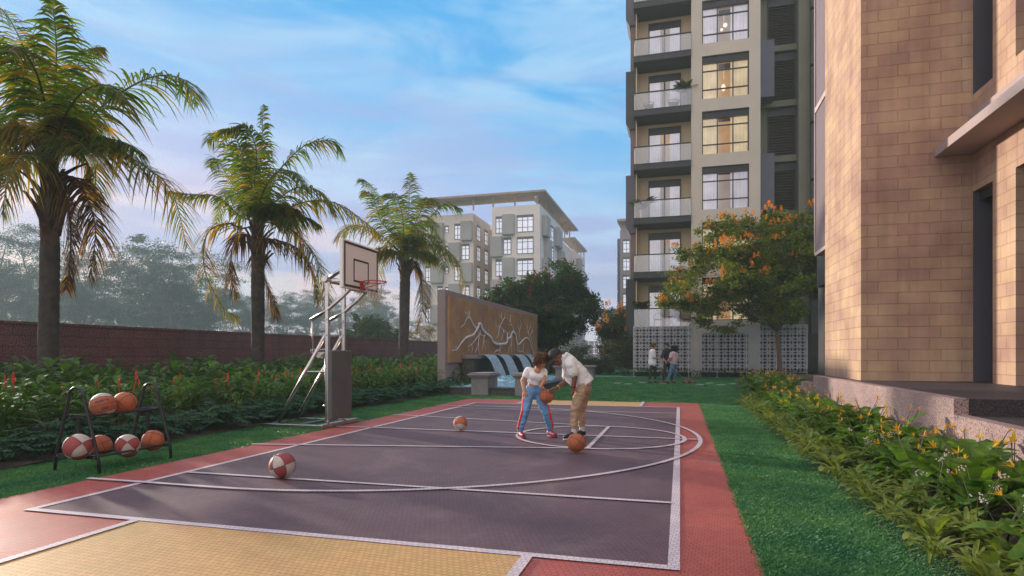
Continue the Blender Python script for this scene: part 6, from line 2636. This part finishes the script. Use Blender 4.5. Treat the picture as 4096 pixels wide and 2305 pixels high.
def head_prims(prims, c, front, up, hs=.105, neck=None, nr=.055):
    """c: centre of skull; hs: half width scale"""
    Rm = rotmat(front, up)
    F_, L_, U_ = Rm.col[0], Rm.col[1], Rm.col[2]
    c = Vector(c)
    prims.append(('e', c, (hs * .98, hs * .80, hs * 1.02), Rm))
    prims.append(('e', c + F_ * hs * .20 - U_ * hs * .48, (hs * .72, hs * .66, hs * .72), Rm))
    prims.append(('c', c + F_ * hs * .52 - U_ * hs * .98, c + F_ * hs * .30 - U_ * hs * .90, hs * .26, hs * .34))   # chin
    prims.append(('c', c + F_ * hs * .92 - U_ * hs * .02, c + F_ * hs * 1.10 - U_ * hs * .38, hs * .10, hs * .17))   # nose
    prims.append(('c', c + F_ * hs * .82 + L_ * hs * .40 + U_ * hs * .10, c + F_ * hs * .82 - L_ * hs * .40 + U_ * hs * .10, hs * .14, hs * .14))   # brow
    for g in (-1, 1):
        prims.append(('e', c + F_ * hs * .62 + L_ * g * hs * .42 - U_ * hs * .34, (hs * .24, hs * .24, hs * .26), Rm))      # cheek
        prims.append(('e', c - F_ * hs * .02 + L_ * g * hs * .82 - U_ * hs * .20, (hs * .17, hs * .07, hs * .28), Rm))      # ear
    prims.append(('c', c + F_ * hs * .86 + L_ * hs * .16 - U_ * hs * .66, c + F_ * hs * .86 - L_ * hs * .16 - U_ * hs * .66, hs * .13, hs * .13))   # lips
    if neck is not None:
        prims.append(('c', c - F_ * hs * .20 - U_ * hs * .55, neck, nr, nr * 1.1))
    return F_, L_, U_


def face_bits(B, c, F_, L_, U_, hs, hairmat=None):
    c = Vector(c)
    m = MB()
    for g in (-1, 1):
        m.ell(c + F_ * hs * .84 + L_ * g * hs * .34 - U_ * hs * .10, (hs * .105, hs * .105, hs * .085), None, 10, 8)
    o = m.build('eye', M['eye'])
    o.parent = B.e
    o.location = -Vector(B.e.location)
    m = MB()
    for g in (-1, 1):
        m.ell(c + F_ * hs * .915 + L_ * g * hs * .34 - U_ * hs * .11, (hs * .065, hs * .065, hs * .065), None, 8, 6)
    o = m.build('pupil', M['black'])
    o.parent = B.e
    o.location = -Vector(B.e.location)
    m = MB().cap(c + F_ * hs * .965 + L_ * hs * .20 - U_ * hs * .66, c + F_ * hs * .965 - L_ * hs * .20 - U_ * hs * .66, hs * .055, hs * .055, 8)
    o = m.build('lips', M['lip'], smooth=True)
    o.parent = B.e
    o.location = -Vector(B.e.location)
    m = MB()
    for g in (-1, 1):
        m.cap(c + F_ * hs * .93 + L_ * g * hs * .18 + U_ * hs * .11, c + F_ * hs * .86 + L_ * g * hs * .52 + U_ * hs * .12, hs * .045, hs * .03, 6)
    o = m.build('eyebrow', hairmat or M['hair_k'], smooth=True)
    o.parent = B.e
    o.location = -Vector(B.e.location)


def tufts(B, c, F_, L_, U_, hs, mat, n, ln, seed, fmin=-1.0, low=-.35, name='hair', thick=.018, fr=.9):
    """hair: a cap with many overlapping pointed locks"""
    rg = random.Random(seed)
    m = MB()
    Rm = Matrix((F_, L_, U_)).transposed()
    m.ell(c - F_ * hs * .10 + U_ * hs * .12, (hs * 1.03, hs * .93, hs * 1.05), Rm, 20, 14, fn=lambda p: p if p.z > -hs * .35 or p.x < 0 else p * .8)
    for i in range(n):
        th = rg.uniform(0, 2 * PI)
        z = rg.uniform(low, 1.0)
        r_ = math.sqrt(max(0, 1 - z * z))
        v = Vector((r_ * math.cos(th), r_ * math.sin(th), z))
        if v.x > .55 and z < .28:
            continue
        if v.x > .2 and z < -.1:
            continue
        p = c - F_ * hs * .08 + U_ * hs * .12 + (F_ * v.x * 1.0 + L_ * v.y * .93 + U_ * v.z * 1.04) * hs
        out = (F_ * v.x + L_ * v.y + U_ * v.z)
        down = Vector((0, 0, -1)) - out * out.dot(Vector((0, 0, -1)))
        dirv = (out * rg.uniform(.06, .26) + down * .55 + U_ * -.25 + F_ * rg.uniform(-.3, .6) * fr + L_ * rg.uniform(-.5, .5)).normalized()
        l_ = ln * rg.uniform(.6, 1.3)
        t_ = thick * rg.uniform(.7, 1.3)
        m.tube([p - out * .01, p + dirv * l_ * .5 + out * .012, p + dirv * l_ + Vector((0, 0, -.012))], [t_, t_ * .8, t_ * .12], 5)
    o = m.build(name, mat, smooth=True)
    o.parent = B.e
    o.location = -Vector(B.e.location)
    return o


def shoe(prims, ankle, toe_dir, l_=.26, w_=.045, z0=.0, heel=.07):
    a = Vector(ankle)
    d = Vector((toe_dir[0], toe_dir[1], 0)).normalized()
    h = Vector((a.x, a.y, z0)) - d * heel
    t_ = h + d * l_
    prims.append(('c', h + Vector((0, 0, w_ * .95)) + d * .04, t_ + Vector((0, 0, w_ * .72)) - d * w_, w_ * .92, w_ * .72))
    prims.append(('c', h + Vector((0, 0, w_ * 1.1)) + d * .05, h + d * .13 + Vector((0, 0, w_ * 1.25)), w_ * .9, w_ * .7))
    prims.append(('c', Vector((a.x, a.y, z0 + w_ * 1.2)), Vector((a.x, a.y, z0 + .10)), w_ * .88, w_ * .8))


def sole(B, ankle, toe_dir, mat, l_=.27, w_=.044, z0=0, heel=.078):
    d = Vector((toe_dir[0], toe_dir[1], 0)).normalized()
    s_ = Vector((-d.y, d.x, 0))
    h = Vector((ankle[0], ankle[1], z0)) - d * heel
    P = []
    for i in range(20):
        t = 2 * PI * i / 20
        u = (math.cos(t) + 1) / 2
        ww = w_ * (.82 + .3 * math.sin(u * 2.6))
        P.append(h + d * (l_ * u) + s_ * ww * math.sin(t) + Vector((0, 0, .001)))
    o = MB().prism(P, (0, 0, .020)).build('shoe_sole', mat, bevel=.004)
    o.parent = B.e
    o.location = -Vector(B.e.location)
    return o


GZ = zl + .004
# ---------------------------------------------------------------- woman in the white top
WD = 9.35


def wj(u, v, dd=0.0):          # joint from the tracing crop (2000,1350)-(2450,1850)
    return at(2000 + u * 450 / 1305, 1350 + v * 500 / 1450, WD + dd)


S = WD / FPX * 450 / 1305      # metres per tracing pixel
w = Body('person', (wj(400, 1150).x, wj(400, 1150).y, GZ), 'woman in white crop top and light blue track trousers bending over a ball')
hipL, hipR = wj(335, 640, -.02), wj(440, 640, .02)
kneeL, kneeR = wj(300, 850, -.12), wj(535, 880, -.06)
ankL, ankR = wj(236, 1080, -.10), wj(582, 1085, .0)
ankL.z, ankR.z = GZ + .10, GZ + .10
chest, waist, pel = wj(425, 440, -.04), wj(385, 545, .0), wj(385, 605, .02)
shL, shR = wj(328, 385, -.02), wj(508, 398, .0)
neck = wj(438, 372, -.04)
hc = wj(476, 262, -.10)
hs = .098
elL, wrL = wj(262, 505, -.02), wj(284, 632, -.10)
elR, wrR = wj(514, 500, -.14), wj(470, 574, -.20)
pr = []
F_, L_, U_ = head_prims(pr, hc, wj(520, 330, -.30) - wj(476, 262, -.10), (-.15, .1, 1), hs, neck, .045)
pr += [('c', chest, waist, .100, .088, .78, (0, 1, 0)), ('c', waist, pel, .086, .085), ('c', shL, shR, .052, .052), ('c', chest + Vector((0, 0, .05)), neck, .085, .05)]
pr += [('c', shL, elL, .045, .036), ('c', elL, wrL, .036, .023), ('c', shR, elR, .042, .035), ('c', elR, wrR, .034, .022)]
hand(pr, wrL, wj(305, 700, -.10) - wrL, (.5, .4, 0), .155, .35, 1)
hand(pr, wrR, wj(505, 588, -.16) - wrR, (0, .2, -1), .150, .45, -1)
for h_, k_, a_ in ((hipL, kneeL, ankL), (hipR, kneeR, ankR)):
    pr += [('c', h_, k_, .075, .05), ('c', k_, a_, .045, .032)]
w.vol('body', pr, M['skin_w'], .0075, 2)
face_bits(w, hc, F_, L_, U_, hs, M['hair_b'])
tufts(w, hc, F_, L_, U_, hs, M['hair_b'], 700, .085, 3, thick=.0065)
tp = [('t', chest + Vector((0, 0, .04)), waist.lerp(chest, .10), .122, .108, .88, (0, 1, 0)), ('c', chest + Vector((0, 0, -.02)), waist.lerp(chest, .5), .128, .10, .85, (0, 1, 0)), ('c', shL * .96 + shR * .04, chest, .062, .10), ('c', shR * .96 + shL * .04, chest, .060, .10),
      ('c', shL, shL.lerp(elL, .42), .060, .057), ('c', shR, shR.lerp(elR, .36), .058, .055), ('c', wj(395, 450, -.09), wj(460, 460, -.09), .072, .070)]
t_ = w.vol('crop_top', tp, M['tee'], .0085, 2, (.006, 11, 1))
# neckline scoop: skin panel a little proud of the cloth
sc_ = w.vol('neckline_skin', [('e', wj(435, 385, -.125), (.050, .038, .055)), ('e', wj(437, 350, -.09), (.045, .04, .05))], M['skin_w'], .006, 2)
tr_ = [('t', waist.lerp(pel, .25), pel, .104, .122, .9, (0, 1, 0)), ('c', pel, pel - Vector((0, 0, .03)), .118, .115), ('c', hipL, hipR, .095, .095),
       ('c', hipL, kneeL, .090, .064), ('c', kneeL, ankL + Vector((0, 0, .02)), .062, .050), ('c', hipR, kneeR, .090, .064), ('c', kneeR, ankR + Vector((0, 0, .02)), .062, .050)]
w.vol('trousers', tr_, M['blue'], .008, 2, (.009, 13, 2))
# red side stripes
for (pts, off) in (([hipL, kneeL, ankL + Vector((0, 0, .04))], -1), ([kneeR.lerp(hipR, .35), kneeR, ankR + Vector((0, 0, .04))], 1)):
    q = []
    rr_ = (.088, .064, .050) if off < 0 else (.078, .064, .050)
    for i in range(2):
        a = pts[i] + RT * off * (rr_[i] - .012) - FW * .028
        b = pts[i + 1] + RT * off * (rr_[i + 1] - .012) - FW * .026
        q.append(('c', a, b, .022, .020))
    w.vol('side_stripe', q, M['stripe'], .008, 2, (.006, 9, 2))
for a_, td in ((ankL, wj(300, 1150) - wj(230, 1130, .25)), (ankR, wj(655, 1150) - wj(580, 1130, .15))):
    q = []
    shoe(q, a_, td, .25, .046, GZ + .01)
    w.vol('shoe', q, M['magenta'], .007, 2)
    sole(w, a_, td, M['magenta'], .255, .044, GZ)

# ---------------------------------------------------------------- man in the pale hoodie
MD = 9.15


def mj(u, v, dd=0.0):
    return at(2000 + u * 450 / 1305, 1350 + v * 500 / 1450, MD + dd)


mn = Body('person', (mj(900, 1150).x, mj(900, 1150).y, GZ), 'man in pale hoodie, khaki trousers and black cap leaning towards the woman')
hipA, hipB = mj(955, 590, -.10), mj(985, 585, .10)
knA, knB = mj(872, 835, -.10), mj(938, 840, .12)
anA, anB = mj(858, 1100, -.08), mj(950, 1085, .14)
anA.z, anB.z = GZ + .11, GZ + .11
tA, tB, tC = mj(800, 290, 0), mj(880, 400, 0), mj(960, 520, 0)
nk = mj(722, 240, 0)
mh = mj(652, 232, -.02)
mhs = .108
shA, shB = mj(822, 330, -.17), mj(790, 330, .15)
eA, wA = mj(868, 450, -.20), mj(850, 590, -.20)
eB, wB = mj(765, 505, .10), mj(658, 590, .0)
pr = []
fdir = (mj(600, 290, -.10) - mj(652, 232, .0))
F2, L2, U2 = head_prims(pr, mh, fdir, mj(610, 180) - mj(650, 232), mhs, nk, .055)
pr += [('c', tA, tB, .085, .09), ('c', tB, tC, .09, .09), ('c', tC, hipA.lerp(hipB, .5), .085, .07), ('c', nk, tA, .050, .06)]
pr += [('c', shA, eA, .055, .046), ('c', eA, wA, .044, .030), ('c', shB, eB, .053, .043), ('c', eB, wB, .042, .028)]
hand(pr, wA, mj(845, 690, -.20) - wA, (-.9, .2, 0), .175, .55, 1)
hand(pr, wB, mj(560, 606, -.04) - wB, (0, 0, -1), .175, .42, -1)
for h_, k_, a_ in ((hipA, knA, anA), (hipB, knB, anB)):
    pr += [('c', h_, k_, .065, .05), ('c', k_, a_, .045, .034)]
mn.vol('body', pr, M['skin_m'], .0078, 2)
face_bits(mn, mh, F2, L2, U2, mhs)
# cap: dome, button and brim
m = MB()
Rm = Matrix((F2, L2, U2)).transposed()
m.ell(mh + U2 * .03 - F2 * .008, (mhs * 1.10, mhs * .98, mhs * 1.02), Rm, 24, 14, fn=lambda p: Vector((p.x, p.y, max(p.z, -.004))))
m.ell(mh + U2 * (mhs * 1.03 + .03), .008)
cap_ = m.build('cap', M['black'], smooth=True)
cap_.parent = mn.e
cap_.location = -Vector(mn.e.location)
m = MB()
rows = []
for i in range(9):
    a = (i / 8 - .5) * 1.9
    inn = mh + U2 * .035 + F2 * math.cos(a) * mhs * 1.03 + L2 * math.sin(a) * mhs * .95
    out = inn + F2 * (.085 * math.cos(a * .75)) - U2 * (.022 + .012 * math.cos(a * 1.5))
    rows.append((inn, out))
P = [r[0] for r in rows] + [r[1] for r in rows[::-1]]
m.prism(P, -U2 * .007)
br_ = m.build('cap_brim', M['black'])
br_.parent = mn.e
br_.location = -Vector(mn.e.location)
tufts(mn, mh - U2 * .035 - F2 * .006, F2, L2, U2, mhs * .84, M['hair_k'], 60, .02, 5, thick=.006, low=-.5)
hd_ = [('c', mj(800, 300, 0), tB, .128, .150), ('c', tB, mj(950, 500, 0), .150, .150), ('t', mj(880, 400, 0), mj(980, 550, 0), .152, .170),
       ('c', mj(835, 480, -.02), mj(900, 540, -.02), .085, .10), ('c', mj(790, 330, 0), mj(815, 470, 0), .10, .08),
       ('c', shA, shA.lerp(eA, .62), .088, .086), ('c', shB, shB.lerp(eB, .62), .085, .082), ('c', nk.lerp(tA, .25), tA, .085, .115), ('c', shA, shB, .09, .09)]
mn.vol('hoodie', hd_, M['hoodie'], .009, 2, (.011, 9, 4))
hood = [('c', mj(745, 232, -.08), mj(775, 196, 0), .026, .034), ('c', mj(775, 196, 0), mj(745, 232, .09), .034, .026), ('c', mj(778, 200, 0), mj(825, 228, 0), .038, .036), ('c', mj(742, 240, -.078), mj(730, 280, -.06), .024, .020)]
mn.vol('hood', hood, M['hoodie'], .008, 2, (.006, 14, 3))
for (u, v0, v1, dd) in ((733, 280, 440, -.115), (722, 285, 400, -.09)):
    o = MB().tube([mj(u, v0, dd), mj(u + 12, (v0 + v1) / 2, dd - .01), mj(u + 18, v1, dd)], .005, 6).build('drawstring', M['tee'], smooth=True)
    o.parent = mn.e
    o.location = -Vector(mn.e.location)
kh = [('c', hipA.lerp(hipB, .5) + Vector((0, 0, .03)), hipA.lerp(hipB, .5), .112, .122), ('c', hipA, knA, .102, .076), ('c', knA, anA + Vector((0, 0, .07)), .072, .054),
      ('c', hipB, knB, .100, .074), ('c', knB, anB + Vector((0, 0, .08)), .070, .052)]
mn.vol('trousers', kh, M['khaki'], .0085, 2, (.013, 12, 7))
for a_, td in ((anA, mj(700, 1200, -.16) - mj(850, 1140, 0)), (anB, mj(900, 1175, -.05) - mj(1000, 1150, .06))):
    mn.vol('sock', [('c', a_ + Vector((0, 0, .09)), a_ + Vector((0, 0, -.03)), .042, .042)], M['sock'], .008, 2)
    q = []
    shoe(q, a_, td, .29, .048, GZ + .012)
    mn.vol('shoe', q, M['bshoe'], .0075, 2)
    sole(mn, a_, td, M['wshoe'], .295, .046, GZ)
for (c, ax_, r_, mt, nm) in ((wA.lerp(eA, .10), (wA - eA), .036, M['beads'], 'bracelet'), (wB.lerp(eB, .12), (wB - eB), .034, M['gold'], 'wristwatch')):
    a = Vector(ax_).normalized()
    b = a.cross(Vector((0, 0, 1))).normalized()
    c2 = a.cross(b)
    o = MB().tube([c + (b * math.cos(t) + c2 * math.sin(t)) * r_ for t in [i * 2 * PI / 20 for i in range(21)]], .009, 6, False).build(nm, mt, smooth=True)
    o.parent = mn.e
    o.location = -Vector(mn.e.location)

# ---------------------------------------------------------------- three people standing farther away
TD = 26.4


def tj(u, v, dd=0.0):
    return at(2540 + u * 260 / 1714, 1340 + v * 220 / 1450, TD + dd)


def stand(label, J, skin, top, topm, bot, botm, shoem, hair, hairn, face, hs=.105, topname='shirt', solem=None, extra_top=(), hlen=.05, low=-.35):
    B = Body('person', (tj(*J['foot']).x, tj(*J['foot']).y, 0), label)
    g = {k: tj(*v) for k, v in J.items()}
    for k in ('aL', 'aR'):
        g[k].z = .09
    pr = []
    F_, L_, U_ = head_prims(pr, g['head'], face, (0, 0, 1), hs, g['neck'], .052)
    mid = g['hL'].lerp(g['hR'], .5)
    pr += [('c', g['neck'] - Vector((0, 0, .12)), mid, .12, .11), ('c', g['sL'], g['sR'], .06, .06), ('c', g['sL'], g['eL'], .046, .038), ('c', g['eL'], g['wL'], .036, .026), ('c', g['sR'], g['eR'], .046, .038), ('c', g['eR'], g['wR'], .036, .026)]
    for s_ in 'LR':
        hand(pr, g['w' + s_], (g['w' + s_] - g['e' + s_]) + Vector((0, 0, -.02)), (0, 0, -1), .17, .5, 1)
        pr += [('c', g['h' + s_], g['k' + s_], .075, .05), ('c', g['k' + s_], g['a' + s_], .048, .034)]
    B.vol('body', pr, skin, .011, 2)
    face_bits(B, g['head'], F_, L_, U_, hs)
    tufts(B, g['head'], F_, L_, U_, hs, hair, hairn, hlen, 4, thick=.008, low=low)
    q = []
    for t in top:
        q.append(('c', tj(*t[0]), tj(*t[1]), t[2], t[3]))
    q += [('c', g['sL'], g['sL'].lerp(g['eL'], extra_top[0]), .070, .062), ('c', g['sR'], g['sR'].lerp(g['eR'], extra_top[0]), .070, .062), ('c', g['sL'], g['sR'], .075, .075)]
    if len(extra_top) > 1:
        q += [('c', g['eL'], g['eL'].lerp(g['wL'], extra_top[1]), .055, .045), ('c', g['eR'], g['eR'].lerp(g['wR'], extra_top[1]), .055, .045)]
    B.vol(topname, q, topm, .012, 2, (.010, 9, 2))
    q = [('c', mid + Vector((0, 0, .10)), mid, .115, .12)]
    for s_ in 'LR':
        q += [('c', g['h' + s_], g['k' + s_], bot[0], bot[1]), ('c', g['k' + s_], g['a' + s_] + Vector((0, 0, bot[3])), bot[1], bot[2])]
    B.vol('trousers', q, botm, .012, 2, (.008, 10, 5))
    for s_ in 'LR':
        td = Vector(J_toe[s_])
        q = []
        shoe(q, g['a' + s_], td, .27, .045, .008)
        B.vol('shoe', q, shoem, .009, 2)
        if solem:
            sole(B, g['a' + s_], td, solem, .28, .046, .002)
    return B, g


J_toe = dict(L=(1, -.25), R=(1, -.35))
J = dict(foot=(470, 1270, 0), head=(488, 285, 0), neck=(458, 372, 0), hL=(450, 790, -.08), hR=(500, 790, .08), kL=(415, 980, -.12), kR=(535, 985, .12), aL=(378, 1190, -.15), aR=(535, 1195, .12),
         sL=(455, 440, -.15), sR=(450, 440, .15), eL=(475, 605, -.17), wL=(600, 625, -.12), eR=(490, 590, .15), wR=(610, 600, .1))
B, g = stand('man in loose white shirt and black trousers, side on, left of the standing group', J, M['skin_f'], [((455, 450, 0), (455, 700, 0), .14, .165), ((450, 690, 0), (455, 745, 0), .17, .185)], M['tee'], (.085, .062, .045, .09), M['black'], M['bshoe'], M['hair_b'], 260, RT + FW * .15, topname='shirt', extra_top=(.85,), hlen=.05)
J_toe = dict(L=(-1, -.3), R=(.3, -1))
J = dict(foot=(860, 1250, .1), head=(833, 285, .25), neck=(850, 360, .27), hL=(805, 750, .2), hR=(890, 750, .3), kL=(785, 980, .12), kR=(930, 980, .4), aL=(755, 1195, .1), aR=(975, 1200, .35),
         sL=(765, 430, .2), sR=(925, 425, .32), eL=(705, 580, .05), wL=(800, 690, -.12), eR=(960, 580, .22), wR=(880, 650, .02))
B, g = stand('dark haired man in open black jacket and red shoes, middle of the standing group', J, M['skin_f'], [((845, 440, .27), (845, 700, .27), .16, .145)], M['black'], (.088, .068, .056, .08), M['dgrey'], M['redshoe'], M['hair_k'], 240, -FW * .9 - RT * .5, topname='jacket', solem=M['wshoe'], extra_top=(1.0, .25))
J_toe = dict(L=(-.6, .7), R=(-.2, .9))
J = dict(foot=(950, 1280, -.3), head=(1042, 345, -.3), neck=(1040, 420, -.3), hL=(985, 800, -.35), hR=(1055, 800, -.25), kL=(930, 1010, -.4), kR=(1060, 1000, -.22), aL=(860, 1210, -.42), aR=(1040, 1215, -.2),
         sL=(960, 490, -.33), sR=(1095, 490, -.27), eL=(930, 600, -.45), wL=(905, 690, -.25), eR=(1130, 620, -.25), wR=(1080, 690, -.05))
B, g = stand('dark haired woman in pale pink sweater and blue jeans, back to camera', J, M['skin_f'], [((1030, 510, -.3), (1020, 720, -.3), .150, .150)], M['pink'], (.095, .068, .050, .10), M['jeans'], M['bshoe'], M['hair_k'], 320, FW * .9 - RT * .6, topname='sweater', extra_top=(1.0, .8), hlen=.13, low=-.8, hs=.10)
m = MB()
c = tj(1052, 385, -.3)
for i in range(60):
    a = random.Random(i).uniform(-1.9, 1.9)
    rg = random.Random(i + 9)
    st = c + (RT * math.sin(a) - FW * math.cos(a)) * .085 + Vector((0, 0, .06))
    m.tube([st, st + Vector((rg.uniform(-.02, .02), rg.uniform(-.02, .02), -.10)), st + Vector((rg.uniform(-.03, .03), rg.uniform(-.03, .03), -.19))], [.02, .018, .004], 5)
o = m.build('long_hair', M['hair_k'], smooth=True)
o.parent = B.e
o.location = -Vector(B.e.location)

# ---------------------------------------------------------------- dog lying on the lawn
dg_ = Body('dog', (tj(1430, 1290, -.2).x, tj(1430, 1290, -.2).y, 0), 'small brown dog with dark harness lying flat on the lawn', 'dog')
D = lambda u, z, dd=0: Vector((tj(u, 1290, -.2 + dd).x, tj(u, 1290, -.2 + dd).y, z))
pr = [('c', D(1300, .085), D(1400, .10), .078, .092), ('c', D(1400, .10), D(1490, .095), .092, .085), ('c', D(1490, .10), D(1550, .085), .065, .055),
      ('e', D(1570, .075), (.065, .06, .055)), ('c', D(1590, .06), D(1618, .045), .036, .030), ('c', D(1585, .11, .05), D(1575, .14, .06), .022, .010), ('c', D(1585, .11, -.05), D(1575, .14, -.06), .022, .010),
      ('c', D(1480, .06, -.08), D(1540, .03, -.10), .032, .024), ('c', D(1540, .03, -.10), D(1590, .022, -.10), .022, .020),
      ('c', D(1480, .06, .08), D(1590, .022, .10), .032, .02),
      ('c', D(1320, .07, -.07), D(1370, .05, -.11), .055, .040), ('c', D(1370, .04, -.11), D(1330, .025, -.13), .028, .022), ('c', D(1330, .025, -.13), D(1375, .02, -.14), .022, .018),
      ('c', D(1320, .07, .07), D(1370, .04, .11), .05, .03), ('c', D(1290, .07), D(1262, .04), .022, .012)]
dg_.vol('body', pr, M['dogfur'], .009, 2, (.003, 30, 1))
for (u, z, r_) in ((1480, .097, .092), (1420, .10, .097)):
    c = D(u, z)
    m = MB().tube([c + (Vector((0, 0, 1)) * math.cos(t) + FW * math.sin(t)) * r_ for t in [i * 2 * PI / 24 for i in range(25)]], .010, 6, False)
    o = m.build('harness', M['black'], smooth=True)
    o.parent = dg_.e
    o.location = -Vector(dg_.e.location)
o = MB().ell(D(1620, .052), .013, None, 10, 8).build('nose', M['black'], smooth=True)
o.parent = dg_.e
o.location = -Vector(dg_.e.location)
m = MB().tube(bez([tj(905, 700, -.42), tj(990, 850, -.5), tj(1095, 968, -.48), tj(1250, 1110, -.35), D(1440, .19)], 20), .0055, 6)
tag(m.build('dog_leash', M['leash'], smooth=True), 'thin pale leash running from the standing group to the dog', 'leash')

# ================================================================ haze in the air
HZ = True
if HZ:
    hzm = bpy.data.materials.new('haze_air')
    hzm.use_nodes = True
    t = hzm.node_tree
    t.nodes.clear()
    o_ = t.nodes.new('ShaderNodeOutputMaterial')
    pv = t.nodes.new('ShaderNodeVolumePrincipled')
    pv.inputs['Color'].default_value = (0.60, 0.74, 0.70, 1)
    pv.inputs['Density'].default_value = 0.0020
    pv.inputs['Anisotropy'].default_value = 0.0
    t.links.new(pv.outputs[0], o_.inputs['Volume'])
    m = MB().box(-290, 60, -12, 260, -1.2, 36)
    h_ = m.build('haze', hzm)
    tag(h_, kind='stuff')
    h_['label'] = 'thin blue grey haze in the air over the whole garden'
    h_['category'] = 'haze'
